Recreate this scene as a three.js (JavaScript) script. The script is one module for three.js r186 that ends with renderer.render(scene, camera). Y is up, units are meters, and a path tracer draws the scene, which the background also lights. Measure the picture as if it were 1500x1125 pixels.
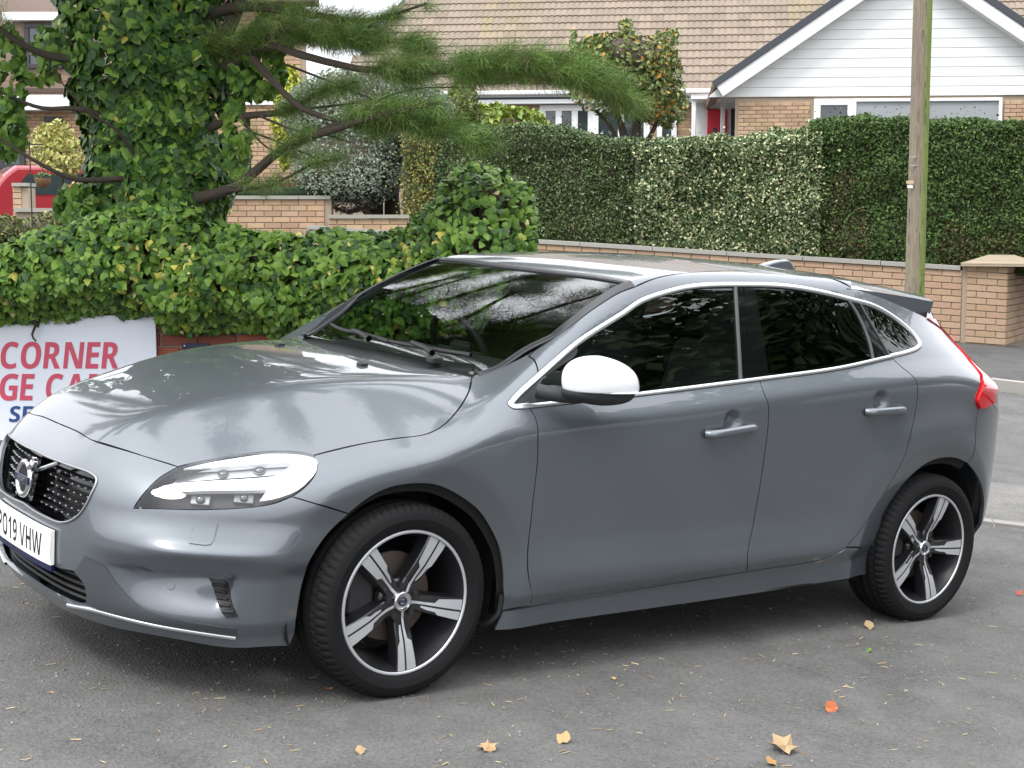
import * as THREE from 'three';
import { mergeGeometries } from 'three/addons/utils/BufferGeometryUtils.js';
import { RoundedBoxGeometry } from 'three/addons/geometries/RoundedBoxGeometry.js';
import { FontLoader } from 'three/addons/loaders/FontLoader.js';
import { TextGeometry } from 'three/addons/geometries/TextGeometry.js';

// ============ camera, sky, sun, exposure ============
const scene = new THREE.Scene();
const EYE = new THREE.Vector3(0, 1.55, 0), PITCH = -.1079, TILT = 0, FOCAL = 2234.75;
const camera = new THREE.PerspectiveCamera(2 * Math.atan(562.5 / FOCAL) * 180 / Math.PI, 4 / 3, .1, 900);
function axes(yaw, pitch, roll) {                                 // right, up, forward
  const f = new THREE.Vector3(Math.sin(yaw) * Math.cos(pitch), Math.sin(pitch), -Math.cos(yaw) * Math.cos(pitch));
  const r = new THREE.Vector3(Math.cos(yaw), 0, Math.sin(yaw)), u = r.clone().cross(f), c = Math.cos(roll), s = Math.sin(roll);
  return [r.clone().multiplyScalar(c).addScaledVector(u, s), u.clone().multiplyScalar(c).addScaledVector(r, -s), f];
}
const CAM = axes(0, PITCH, TILT);
camera.position.copy(EYE);
camera.quaternion.setFromRotationMatrix(new THREE.Matrix4().makeBasis(CAM[0], CAM[1], CAM[2].clone().negate()));
scene.add(camera);
const renderer = new THREE.WebGLRenderer({ antialias: true });
renderer.toneMapping = THREE.LinearToneMapping;
renderer.toneMappingExposure = 1.9;
renderer.shadowMap.enabled = true;

// overcast sky: brighter overhead, soft uneven cloud
const v = (x, y, z) => new THREE.Vector3(x, y, z);
let seed = 7;
function rnd() { seed = (seed * 1664525 + 1013904223) >>> 0; return seed / 4294967296; }
const rr = (a, b) => a + (b - a) * rnd();
const hash3 = (x, y, z) => { let h = Math.imul(x, 374761393) ^ Math.imul(y, 668265263) ^ Math.imul(z, 2147483647 ^ 1274126177); h = Math.imul(h ^ (h >>> 13), 1274126177); return ((h ^ (h >>> 16)) >>> 0) / 4294967296; };
function noise(x, y, z) {
  const i = Math.floor(x), j = Math.floor(y), k = Math.floor(z), s = t => t * t * (3 - 2 * t), a = s(x - i), b = s(y - j), c = s(z - k), L = (p, q, t) => p + (q - p) * t;
  return L(L(L(hash3(i, j, k), hash3(i + 1, j, k), a), L(hash3(i, j + 1, k), hash3(i + 1, j + 1, k), a), b), L(L(hash3(i, j, k + 1), hash3(i + 1, j, k + 1), a), L(hash3(i, j + 1, k + 1), hash3(i + 1, j + 1, k + 1), a), b), c);
}
const fbm = (x, y, z, o = 4) => { let s = 0, a = .5, n = 0; for (let i = 0; i < o; i++) { s += a * noise(x, y, z); n += a; a *= .5; x *= 2.03; y *= 2.03; z *= 2.03; } return s / n; };
const SUN = v(-.35, .82, .46).normalize();
{
  const W = 512, H = 256, d = new Float32Array(W * H * 4);
  for (let j = 0; j < H; j++) for (let i = 0; i < W; i++) {
    const el = ((j + .5) / H - .5) * Math.PI, az = ((i + .5) / W - .5) * 2 * Math.PI, y = Math.sin(el), c = Math.cos(el);
    const x = c * Math.cos(az), z = c * Math.sin(az), up = Math.max(0, y);
    const cl = .8 + .4 * fbm(x * 2.2 + 9, y * 4 + 3, z * 2.2 + 5);
    const L = 1.5 * (.55 + .85 * up) * cl, o = 4 * (j * W + i);
    d[o] = L * .965; d[o + 1] = L * .99; d[o + 2] = L * 1.04; d[o + 3] = 1;
  }
  const t = new THREE.DataTexture(d, W, H, THREE.RGBAFormat, THREE.FloatType);
  t.mapping = THREE.EquirectangularReflectionMapping; t.magFilter = t.minFilter = THREE.LinearFilter; t.needsUpdate = true;
  scene.background = t; scene.environment = t;
}
const sun = new THREE.DirectionalLight(new THREE.Color(1, .97, .92), 1.1);
sun.position.copy(SUN).multiplyScalar(40).add(v(0, 0, -8)); sun.target.position.set(0, 0, -8);
sun.castShadow = true; sun.shadow.radius = 26; sun.shadow.mapSize.set(2048, 2048);
Object.assign(sun.shadow.camera, { left: -25, right: 25, top: 25, bottom: -25, near: 1, far: 120 });
scene.add(sun, sun.target);

const font = await new FontLoader().loadAsync("fonts/droid/droid_sans_bold.typeface.json"), fontR = await new FontLoader().loadAsync("fonts/droid/droid_sans_regular.typeface.json");
// ============ helpers ============
const taken = {};
function numbered(n) { const k = taken[n] = (taken[n] ?? -1) + 1; return k ? n + '_' + String(k).padStart(3, '0') : n; }
function tag(o, label, category, group) { o.userData.label = label; o.userData.category = category; if (group) o.userData.group = group; return o; }
function thing(name, label, category, pos = v(0, 0, 0), group) { const o = new THREE.Group(); o.name = numbered(name); o.position.copy(pos); scene.add(o); return tag(o, label, category, group); }
function put(name, geo, mat, parent = scene) {
  const m = new THREE.Mesh(Array.isArray(geo) ? (geo.length > 1 ? mergeGeometries(geo.map(plain)) : geo[0]) : geo, mat);
  m.name = parent === scene ? numbered(name) : name; m.castShadow = m.receiveShadow = true; parent.add(m); return m;
}
function plain(g) {                                                // same attributes everywhere, so that geometries merge
  g = g.index ? g.toNonIndexed() : g;
  if (!g.attributes.normal) g.computeVertexNormals();
  if (!g.attributes.uv) g.setAttribute('uv', new THREE.BufferAttribute(new Float32Array(g.attributes.position.count * 2), 2));
  for (const k of Object.keys(g.attributes)) if (!['position', 'normal', 'uv'].includes(k)) g.deleteAttribute(k);
  return g;
}
function structure(name, geo, mat) { const m = put(name, geo, mat); m.userData.kind = 'structure'; return m; }
function stuff(m) { m.userData.kind = 'stuff'; return m; }
const std = (r, g, b, rough = .8, more = {}) => new THREE.MeshStandardMaterial({ color: new THREE.Color().setRGB(r, g, b), roughness: rough, side: THREE.DoubleSide, ...more });
const phys = (r, g, b, rough = .5, more = {}) => new THREE.MeshPhysicalMaterial({ color: new THREE.Color().setRGB(r, g, b), roughness: rough, side: THREE.DoubleSide, ...more });
const box = (w, h, d, x = 0, y = 0, z = 0, r = 0) => (r ? new RoundedBoxGeometry(w, h, d, 2, r) : new THREE.BoxGeometry(w, h, d)).translate(x, y, z);
const tube = (pts, r, n = 24, m = 6, closed = false) => new THREE.TubeGeometry(new THREE.CatmullRomCurve3(pts, closed, 'centripetal'), n, r, m, closed);
function taper(pts, r0, r1, n = 12, m = 7) {                        // a limb that thins along its length
  const c = new THREE.CatmullRomCurve3(pts, false, 'centripetal'), g = new THREE.TubeGeometry(c, n, 1, m), p = g.attributes.position;
  for (let i = 0; i <= n; i++) { const o = c.getPointAt(i / n), r = r0 + (r1 - r0) * i / n; for (let j = 0; j <= m; j++) { const k = i * (m + 1) + j; p.setXYZ(k, o.x + (p.getX(k) - o.x) * r, o.y + (p.getY(k) - o.y) * r, o.z + (p.getZ(k) - o.z) * r); } }
  g.computeVertexNormals(); return g;
}
function canvasTex(w, h, draw, srgb = true) { const c = document.createElement('canvas'); c.width = w; c.height = h; draw(c.getContext('2d'), w, h); const t = new THREE.CanvasTexture(c); if (srgb) t.colorSpace = THREE.SRGBColorSpace; t.anisotropy = 8; return t; }
function dataTex(n, fn, srgb = false) {                             // fn(x, y) -> [r, g, b] 0..1, tiling handled by the caller
  const d = new Uint8Array(n * n * 4);
  for (let j = 0; j < n; j++) for (let i = 0; i < n; i++) { const c = fn(i / n, j / n), o = 4 * (j * n + i); for (let k = 0; k < 3; k++) d[o + k] = Math.max(0, Math.min(255, Math.round(255 * c[k]))); d[o + 3] = 255; }
  const t = new THREE.DataTexture(d, n, n); t.wrapS = t.wrapT = THREE.RepeatWrapping; t.magFilter = THREE.LinearFilter; t.minFilter = THREE.LinearMipmapLinearFilter; t.generateMipmaps = true; if (srgb) t.colorSpace = THREE.SRGBColorSpace; t.needsUpdate = true; return t;
}
// tiling fractal noise on the unit square
function tnoise(x, y, per, s = 0) { const i = Math.floor(x * per), j = Math.floor(y * per), f = x * per - i, g = y * per - j, S = t => t * t * (3 - 2 * t), h = (a, b) => hash3(((a % per) + per) % per, ((b % per) + per) % per, s), a = S(f), b = S(g); return (h(i, j) * (1 - a) + h(i + 1, j) * a) * (1 - b) + (h(i, j + 1) * (1 - a) + h(i + 1, j + 1) * a) * b; }
const tf = (x, y, per, o, s = 0) => { let r = 0, a = .5, n = 0; for (let k = 0; k < o; k++) { r += a * tnoise(x, y, per << k, s + k); n += a; a *= .55; } return r / n; };
// a point of the place from where it stands in the view: px, py of a 1500 x 1125 frame, at a level distance from the camera
function at(px, py, dist) {
  const d = CAM[2].clone().addScaledVector(CAM[0], (px - 750) / FOCAL).addScaledVector(CAM[1], -(py - 562.5) / FOCAL);
  return EYE.clone().addScaledVector(d, dist / -d.z);
}

// ============ the ground ============
// the car stands on a forecourt that climbs gently to the right: its own axes are turned against the level world
const CARCAM = axes(.6558, -.1079, .0837), toCam = new THREE.Matrix4().makeBasis(...CARCAM).invert(), CARROT = new THREE.Matrix4().makeBasis(...CAM).multiply(toCam);
const CARPOS = EYE.clone().sub(v(-2.6813, 1.5559, 4.8169).applyMatrix4(CARROT)), UP = v(0, 1, 0).applyMatrix4(CARROT);
const soft = (t, lim) => lim * Math.tanh(t / lim);
function groundY(x, z) { const gx = soft(x - CARPOS.x, 22), gz = soft(z - CARPOS.z, 30), t = Math.min(1, Math.max(0, (-z - 9) / 8.5)); return CARPOS.y - (UP.x * gx + UP.z * gz) / UP.y + .45 * t * t * (3 - 2 * t); }
const ground = (px, dist) => { const p = at(px, 500, dist); p.y = groundY(p.x, p.z); return p; };
let groundMesh;
{
  const nx = 140, nz = 140, pos = [], uv = [], idx = [];
  const gx = i => { const t = (i / nx - .5) * 2; return 12 * t + 288 * t ** 5; }, gz = j => { const t = (j / nz - .5) * 2; return -9 + 14 * t + 286 * t ** 5; };
  for (let j = 0; j <= nz; j++) for (let i = 0; i <= nx; i++) { const x = gx(i), z = gz(j); pos.push(x, groundY(x, z), z); uv.push(x, z); }
  for (let j = 0; j < nz; j++) for (let i = 0; i < nx; i++) { const a = j * (nx + 1) + i; idx.push(a, a + nx + 1, a + 1, a + 1, a + nx + 1, a + nx + 2); }
  const g = new THREE.BufferGeometry(); g.setAttribute('position', new THREE.Float32BufferAttribute(pos, 3)); g.setAttribute('uv', new THREE.Float32BufferAttribute(uv, 2)); g.setIndex(idx); g.computeVertexNormals();
  groundMesh = structure('ground', g, std(.05, .05, .052, .9));
}
// ---- the car's skin as one smooth function F(x,y,z) < 0 inside (metres, front axle at x = 0, nose at -x, near side +z) ----
function spline(pts) {                                   // natural cubic through [x, y] points, straight beyond the ends
  const n = pts.length, X = pts.map(p => p[0]), Y = pts.map(p => p[1]), M = new Array(n).fill(0), u = new Array(n).fill(0);
  for (let i = 1; i < n - 1; i++) {
    const s = (X[i] - X[i - 1]) / (X[i + 1] - X[i - 1]), p = s * M[i - 1] + 2;
    M[i] = (s - 1) / p;
    u[i] = (6 * ((Y[i + 1] - Y[i]) / (X[i + 1] - X[i]) - (Y[i] - Y[i - 1]) / (X[i] - X[i - 1])) / (X[i + 1] - X[i - 1]) - s * u[i - 1]) / p;
  }
  M[n - 1] = 0;
  for (let i = n - 2; i >= 0; i--) M[i] = M[i] * M[i + 1] + u[i];
  const e0 = (Y[1] - Y[0]) / (X[1] - X[0]) - (X[1] - X[0]) * M[1] / 6, e1 = (Y[n - 1] - Y[n - 2]) / (X[n - 1] - X[n - 2]) + (X[n - 1] - X[n - 2]) * M[n - 2] / 6;
  return x => {
    if (x <= X[0]) return Y[0] + e0 * (x - X[0]);
    if (x >= X[n - 1]) return Y[n - 1] + e1 * (x - X[n - 1]);
    let i = 0; while (x > X[i + 1]) i++;
    const h = X[i + 1] - X[i], a = (X[i + 1] - x) / h, b = 1 - a;
    return a * Y[i] + b * Y[i + 1] + ((a * a * a - a) * M[i] + (b * b * b - b) * M[i + 1]) * h * h / 6;
  };
}
const smax = (a, b, k) => { const h = Math.max(k - Math.abs(a - b), 0) / k; return Math.max(a, b) + h * h * k / 4; };
const sst = (a, b, x) => { const t = Math.min(1, Math.max(0, (x - a) / (b - a))); return t * t * (3 - 2 * t); };
const sabs = (x, k) => Math.sqrt(x * x + k * k);
const softp = (x, k) => .5 * (x + Math.sqrt(x * x + k * k));          // soft max(0, x)
const cabinTop = spline([[.1, .83], [.345, .968], [.685, 1.182], [.935, 1.322], [1.06, 1.377], [1.25, 1.416], [1.6, 1.444], [1.9, 1.449], [2.3, 1.441], [2.7, 1.413], [3.05, 1.37], [3.3, 1.325]]);
const hoodTop = spline([[-1.0, .64], [-.92, .713], [-.84, .77], [-.7, .84], [-.5, .902], [-.3, .953], [-.05, .993], [.2, 1.010], [.4, 1.016], [.7, 1.015]]);
const shoulder = spline([[-.9, .66], [-.5, .735], [0, .805], [.45, .862], [1, .905], [1.55, .952], [2.2, 1.012], [2.6, 1.035], [3.0, 1.01], [3.4, .95]]);
const wide = spline([[-.9, .895], [-.4, .897], [0, .899], [.45, .893], [1, .889], [1.6, .889], [2.2, .893], [2.65, .898], [3, .883], [3.4, .85]]);
const noseX = spline([[.1, -.8], [.17, -.85], [.25, -.905], [.33, -.925], [.42, -.932], [.52, -.93], [.62, -.918], [.7, -.893], [.78, -.85], [.9, -.76]]);
const tailX = spline([[.1, 3.2], [.2, 3.3], [.3, 3.37], [.45, 3.425], [.6, 3.435], [.8, 3.425], [.9, 3.405], [1.0, 3.355], [1.1, 3.29], [1.2, 3.22], [1.3, 3.15], [1.45, 3.03]]);
const crease = spline([[-.9, .29], [-.5, .4], [-.25, .465], [0, .525], [.3, .6], [.5, .63]]);
function sideWide(x, y) {
  const t = y - shoulder(x), up = softp(t, .018), dn = softp(-t, .03);
  let w = wide(x) - .74 * up + .34 * softp(t - .08, .018) - .26 * up * up;              // shoulder shelf, then tumblehome
  w -= .012 * dn + .05 * dn * dn;
  w += .02 * Math.exp(-(((y - .35) / .09) ** 2)) * sst(.3, .7, x) * (1 - sst(1.9, 2.3, x));   // flare above the sill crease
  { const c = .31 + .03 * (x - 1) - y; w -= .46 * (softp(c, .004) - .93 * softp(c - .05, .006)); }                                // tuck under it
  if (x > 1.8) w -= .12 * (x - 1.8) ** 2 * sst(-.02, .28, t);                              // the cabin draws in towards the tail
  for (const ax of [0, 2.647]) {                                                        // the wheel arch flares
    const r = Math.hypot(x - ax, y - .31);
    if (r < .9) w += .012 * Math.exp(-(((r - .5) / .1) ** 2)) - .22 * softp(.462 - r, .012);
  }
  for (const [hx, hy] of [[1.385, .879], [2.21, .95]]) { const r = Math.hypot((x - hx) / 1.05, y - hy); if (r < .06) w -= .024 * (1 - sst(.015, .052, r)); }   // finger wells behind the handles
  return w;
}
function F(x, y, z) {
  z = Math.abs(z);
  const w = Math.max(.2, sideWide(x, y));
  let a = z / w, S;
  if (x < .3) { const b = (.3 - x) / (.3 - noseX(y)); S = Math.pow(a ** 2.9 + b ** 2.9, 1 / 2.9) - 1; }
  else if (x > 2.5) { const b = (x - 2.5) / (tailX(y) - 2.5); S = Math.pow(a ** 3.6 + b ** 3.6, 1 / 3.6) - 1; }
  else S = a - 1;
  S *= .88;
  if (x < 0) {                                                                          // sculpted bumper: ledge under the lamp, ridge, scoop with a slot at its end
    const th = Math.atan2(z, .45 - x);
    S -= .024 * (1 - sst(.49, .59, y)) * sst(.40, .475, y) * sst(.27, .44, th) * (1 - sst(.72, .95, th));
    S -= .012 * Math.exp(-(((y - .487) / .022) ** 2)) * sst(.42, .56, th) * (1 - sst(.66, .8, th));
    S += .06 * sst(.27, .395, y) * (1 - sst(.402, .425, y)) * sst(.34, .6, th) * (1 - sst(.6, .668, th));
  }
  const zc = crease(x);
  const hood = hoodTop(x) - .03 * z * z - .56 * softp(z - zc, .035) * (1 - .25 * sst(0, .35, x));
  const th = (y - hood) * .97;
  const cab = (y - cabinTop(x - .03 * z * z * (1 - sst(.9, 1.5, x))) + (.075 * sst(.7, 1.5, x)) * z * z) * (.86 + .13 * sst(.9, 1.4, x));
  let T = th, k = .07;
  if (x > 0) { T = -smax(-th, -cab, .05 * (1 - sst(.5, .7, x)) + .004); k = .07 - .03 * sst(.3, .8, x) }
  return smax(S, T, k);
}
const CV = {
  hoodFront: [v(-0.822, 0.754, 0.294), v(-0.752, 0.74, 0.448), v(-0.67, 0.719, 0.569)],
  lampTop: [v(-0.67, 0.719, 0.569), v(-0.594, 0.74, 0.596), v(-0.496, 0.763, 0.629), v(-0.401, 0.778, 0.67), v(-0.324, 0.78, 0.718), v(-0.297, 0.775, 0.743)],
  hoodGap: [v(-0.288, 0.777, 0.744), v(-0.123, 0.814, 0.767), v(-0.001, 0.832, 0.787), v(0.082, 0.847, 0.806), v(0.142, 0.872, 0.801), v(0.22, 0.914, 0.764), v(0.307, 0.964, 0.697), v(0.375, 1.004, 0.616)],
  lampRear: [v(-0.297, 0.775, 0.743), v(-0.299, 0.76, 0.766), v(-0.32, 0.73, 0.799), v(-0.363, 0.693, 0.817), v(-0.408, 0.663, 0.817)],
  lampBottom: [v(-0.408, 0.663, 0.817), v(-0.462, 0.641, 0.803), v(-0.553, 0.623, 0.761), v(-0.668, 0.61, 0.69), v(-0.801, 0.594, 0.559)],
  lampInner: [v(-0.801, 0.594, 0.559), v(-0.767, 0.646, 0.563), v(-0.725, 0.686, 0.563), v(-0.67, 0.719, 0.569)],
  bumperGap: [v(-0.408, 0.663, 0.817), v(-0.337, 0.643, 0.852), v(-0.224, 0.607, 0.85)],
  archFront: [v(-0.224, 0.607, 0.85), v(-0.166, 0.654, 0.862), v(-0.097, 0.686, 0.871), v(-0.005, 0.698, 0.878), v(0.075, 0.691, 0.881), v(0.162, 0.656, 0.878), v(0.254, 0.599, 0.876), v(0.316, 0.531, 0.873), v(0.359, 0.463, 0.87), v(0.383, 0.387, 0.867), v(0.396, 0.312, 0.864), v(0.414, 0.239, 0.842)],
  archNose: [v(-0.224, 0.607, 0.85), v(-0.283, 0.551, 0.842), v(-0.331, 0.488, 0.843), v(-0.346, 0.404, 0.817), v(-0.353, 0.336, 0.81), v(-0.352, 0.255, 0.798), v(-0.355, 0.181, 0.775)],
  frontGap: [v(0.46, 0.931, 0.842), v(0.471, 0.898, 0.866), v(0.467, 0.851, 0.889), v(0.473, 0.749, 0.892), v(0.465, 0.604, 0.895), v(0.47, 0.391, 0.893), v(0.52, 0.248, 0.859)],
  sillTop: [v(0.414, 0.239, 0.842), v(0.52, 0.248, 0.859), v(1.566, 0.29, 0.855), v(2.018, 0.316, 0.864), v(2.102, 0.357, 0.882)],
  sillBottom: [v(0.396, 0.172, 0.834), v(1.64, 0.19, 0.825), v(1.951, 0.2, 0.825), v(2.235, 0.211, 0.824), v(2.355, 0.204, 0.793)],
  bGap: [v(1.558, 1.024, 0.836), v(1.555, 0.982, 0.866), v(1.564, 0.938, 0.886), v(1.573, 0.857, 0.887), v(1.572, 0.753, 0.884), v(1.569, 0.607, 0.879), v(1.559, 0.475, 0.875), v(1.536, 0.36, 0.884), v(1.566, 0.29, 0.855)],
  rGap: [v(2.339, 1.122, 0.815), v(2.371, 1.086, 0.844), v(2.413, 1.049, 0.877), v(2.425, 1.006, 0.895), v(2.429, 0.927, 0.896), v(2.402, 0.792, 0.901), v(2.37, 0.685, 0.896), v(2.281, 0.534, 0.877), v(2.19, 0.435, 0.881), v(2.102, 0.357, 0.882)],
  belt: [v(0.46, 0.931, 0.842), v(0.709, 0.95, 0.841), v(0.968, 0.97, 0.839), v(1.558, 1.024, 0.836), v(2.006, 1.069, 0.834), v(2.336, 1.117, 0.818)],
  dloTip: [v(0.46, 0.931, 0.842), v(0.394, 0.929, 0.838), v(0.381, 0.943, 0.824), v(0.398, 0.959, 0.814), v(0.53, 1.043, 0.782)],
  dloTop: [v(0.53, 1.043, 0.782), v(0.716, 1.149, 0.739), v(0.963, 1.256, 0.688), v(1.067, 1.302, 0.665), v(1.213, 1.341, 0.648), v(1.358, 1.367, 0.64), v(1.616, 1.384, 0.643), v(1.838, 1.388, 0.654), v(2.025, 1.374, 0.669), v(2.214, 1.349, 0.682), v(2.34, 1.33, 0.686), v(2.451, 1.293, 0.697), v(2.54, 1.244, 0.719), v(2.578, 1.201, 0.749), v(2.582, 1.174, 0.77), v(2.541, 1.153, 0.791), v(2.451, 1.134, 0.808), v(2.336, 1.117, 0.818)],
  aGap: [v(0.552, 1.089, 0.694), v(0.533, 1.05, 0.777)],
  wsSide: [v(0.422, 1.02, 0.593), v(0.482, 1.046, 0.64), v(0.552, 1.089, 0.694), v(0.68, 1.17, 0.696), v(0.85, 1.261, 0.668), v(0.977, 1.317, 0.644), v(1.065, 1.344, 0.635)],
  wsTop: [v(1.065, 1.344, 0.635), v(1.039, 1.361, 0.477), v(1.046, 1.369, 0.257)],
  roofLine: [v(1.065, 1.344, 0.635), v(1.192, 1.381, 0.613), v(1.412, 1.408, 0.578), v(1.756, 1.427, 0.531), v(1.988, 1.429, 0.51), v(2.236, 1.387, 0.657)],
  hatchGap: [v(2.236, 1.387, 0.657), v(2.413, 1.356, 0.666), v(2.615, 1.31, 0.661), v(2.762, 1.276, 0.641)],
  lightFront: [v(2.762, 1.276, 0.641), v(3.014, 1.183, 0.594)/*0.000*/, v(2.97, 1.112, 0.724), v(2.95, 1.059, 0.806), v(2.901, 1.035, 0.852), v(2.84, 0.954, 0.883), v(2.869, 0.912, 0.88)],
  lightOuter: [v(2.762, 1.276, 0.641), v(2.89, 1.265, 0.588), v(3.015, 1.181, 0.608)/*0.014*/, v(3.066, 1.108, 0.683)/*0.020*/, v(3.107, 1.061, 0.746)/*0.040*/, v(3.124, 1.024, 0.764)/*0.017*/, v(3.038, 0.976, 0.832), v(3.013, 0.933, 0.845)],
  lightBottom: [v(2.869, 0.912, 0.88), v(2.951, 0.921, 0.863), v(3.013, 0.933, 0.845)],
  rearGap: [v(2.869, 0.912, 0.88), v(2.862, 0.824, 0.886), v(2.871, 0.717, 0.882), v(2.854, 0.673, 0.87)],
  archRear: [v(2.365, 0.291, 0.798), v(2.341, 0.353, 0.831), v(2.356, 0.41, 0.836), v(2.355, 0.47, 0.846), v(2.405, 0.544, 0.852), v(2.47, 0.615, 0.861), v(2.532, 0.663, 0.869), v(2.597, 0.692, 0.875), v(2.675, 0.703, 0.876), v(2.761, 0.698, 0.875), v(2.854, 0.673, 0.87)],
  archTail: [v(2.854, 0.673, 0.87), v(2.953, 0.613, 0.855), v(3.018, 0.556, 0.841), v(3.082, 0.466, 0.817), v(3.113, 0.386, 0.795), v(3.144, 0.324, 0.749)/*0.001*/],
  fdGlassRear: [v(1.569, 1.376, 0.646), v(1.515, 1.215, 0.737), v(1.462, 1.019, 0.833)],
  rdGlassFront: [v(1.675, 1.376, 0.653), v(1.644, 1.219, 0.741), v(1.62, 1.03, 0.836)],
  rdGlassRear: [v(2.177, 1.353, 0.68), v(2.216, 1.293, 0.713), v(2.233, 1.236, 0.745), v(2.235, 1.167, 0.785), v(2.221, 1.102, 0.824)],
  qGlassFront: [v(2.25, 1.342, 0.684), v(2.277, 1.281, 0.717), v(2.308, 1.205, 0.762), v(2.337, 1.119, 0.817)],
  mirTri: [v(0.495, 0.935, 0.841), v(0.52, 1.009, 0.803), v(0.608, 1.056, 0.784), v(0.716, 1.111, 0.759), v(0.721, 1.156, 0.735)],
  intake: [v(-0.895, 0.361, 0.366), v(-0.879, 0.331, 0.408), v(-0.872, 0.3, 0.416), v(-0.869, 0.271, 0.402), v(-0.874, 0.24, 0.33)],
  grille: [v(-0.901, 0.674, 0.086), v(-0.89, 0.675, 0.253), v(-0.863, 0.67, 0.371), v(-0.857, 0.657, 0.405), v(-0.863, 0.639, 0.413), v(-0.879, 0.592, 0.405), v(-0.892, 0.546, 0.378), v(-0.906, 0.514, 0.333), v(-0.917, 0.498, 0.274), v(-0.927, 0.497, 0.182)],
  washer: [v(-0.665, 0.571, 0.707), v(-0.608, 0.578, 0.742), v(-0.625, 0.531, 0.754), v(-0.636, 0.518, 0.756), v(-0.688, 0.518, 0.722), v(-0.683, 0.534, 0.714)],
  slot: [v(-0.59, 0.391, 0.666), v(-0.552, 0.389, 0.691), v(-0.549, 0.375, 0.72), v(-0.537, 0.292, 0.774), v(-0.567, 0.285, 0.755), v(-0.581, 0.333, 0.711)],
  drl: [v(-0.67, 0.712, 0.579), v(-0.597, 0.734, 0.605), v(-0.501, 0.754, 0.64), v(-0.405, 0.771, 0.679), v(-0.334, 0.772, 0.723), v(-0.307, 0.764, 0.754), v(-0.319, 0.735, 0.792), v(-0.36, 0.702, 0.81), v(-0.4, 0.676, 0.812), v(-0.46, 0.653, 0.797), v(-0.505, 0.643, 0.779)],
  drlIn: [v(-0.505, 0.643, 0.779), v(-0.475, 0.675, 0.77), v(-0.629, 0.662, 0.68), v(-0.712, 0.65, 0.62), v(-0.767, 0.64, 0.569), v(-0.735, 0.662, 0.582), v(-0.696, 0.674, 0.608), v(-0.62, 0.687, 0.658), v(-0.458, 0.709, 0.742), v(-0.43, 0.716, 0.751), v(-0.364, 0.752, 0.738), v(-0.458, 0.741, 0.693), v(-0.568, 0.726, 0.639), v(-0.67, 0.712, 0.579)],
  lens: [v(-0.593, 0.704, 0.655), v(-0.49, 0.72, 0.704), v(-0.673, 0.631, 0.673), v(-0.558, 0.645, 0.745)],
  wing: [v(-0.915, 0.398, 0.287), v(-0.883, 0.425, 0.421), v(-0.856, 0.411, 0.481), v(-0.822, 0.355, 0.522), v(-0.773, 0.296, 0.585), v(-0.72, 0.276, 0.641), v(-0.538, 0.25, 0.761)],
  wingLow: [v(-0.538, 0.25, 0.761), v(-0.527, 0.225, 0.751), v(-0.697, 0.243, 0.646), v(-0.827, 0.252, 0.485), v(-0.866, 0.267, 0.407)],
  lip: [v(-0.879, 0.233, 0.286), v(-0.85, 0.251, 0.433), v(-0.695, 0.236, 0.642), v(-0.528, 0.217, 0.745)],
  sensor: [v(-0.692, 0.362, 0.622), v(-0.5, 0.436, 0.816)],
  handleF: [v(1.239, 0.835, 0.887), v(1.365, 0.84, 0.884), v(1.492, 0.859, 0.887)],
  handleR: [v(2.115, 0.908, 0.89), v(2.23, 0.911, 0.888), v(2.349, 0.919, 0.894)],
};
// ---- panels: an outline on the skin, filled with a grid that is cast onto the skin ----
const V0 = v(0, 0, 0);
function gradF(x, y, z, o) { const e = .0012; return o.set(F(x + e, y, z) - F(x - e, y, z), F(x, y + e, z) - F(x, y - e, z), F(x, y, z + e) - F(x, y, z - e)).normalize(); }
function flat(dx, dy, dz) {                                        // cast along one direction
  const d = v(dx, dy, dz).normalize(), e1 = Math.abs(d.x) < .5 ? v(1, 0, 0).addScaledVector(d, -d.x).normalize() : v(0, 0, 1).addScaledVector(d, -d.z).normalize(), e2 = d.clone().cross(e1);
  return { to: p => [p.dot(e1), p.dot(e2)], ray: (a, b) => ({ o: v(0, 0, 0).addScaledVector(e1, a).addScaledVector(e2, b).addScaledVector(d, -2.2), d, n: 2.2 + 1 }) };
}
const around = {                                                   // cast level towards a standing axis inside the nose
  to: p => [Math.atan2(p.z, .45 - p.x) * 1.2, p.y],
  ray: (a, b) => { const t = a / 1.2, d = v(Math.cos(t), 0, -Math.sin(t)); return { o: v(.45 - 1.9 * d.x, b, -1.9 * d.z), d, n: 1.8 }; },
};
const nose = {                                                     // the same, but sloping down on the way in
  to: p => { const r = Math.hypot(p.z, .45 - p.x); return [Math.atan2(p.z, .45 - p.x) * 1.2, p.y - r * .34]; },
  ray: (a, b) => { const t = a / 1.2, d = v(Math.cos(t), -.34, -Math.sin(t)); return { o: v(.45 - 1.9 * d.x, b + 1.9 * .34, -1.9 * d.z), d, n: 1.7 }; },
};
function cast(map, a, b, off, ref) {
  const { o, d, n } = map.ray(a, b), f = t => F(o.x + d.x * t, o.y + d.y * t, o.z + d.z * t) - off;
  let t = ref == null ? 0 : ref, p = f(t), q = p, bt = t, bf = p;
  for (t += .02; t < n; t += .02) { q = f(t); if (q < bf) { bf = q; bt = t; } if (q < 0) break; }
  if (q >= 0) return o.addScaledVector(d, bt);
  let lo = t - .02, hi = t;
  for (let i = 0; i < 12; i++) { const m = (lo + hi) / 2; if (f(m) < 0) hi = m; else lo = m; }
  return o.addScaledVector(d, hi);
}
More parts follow.
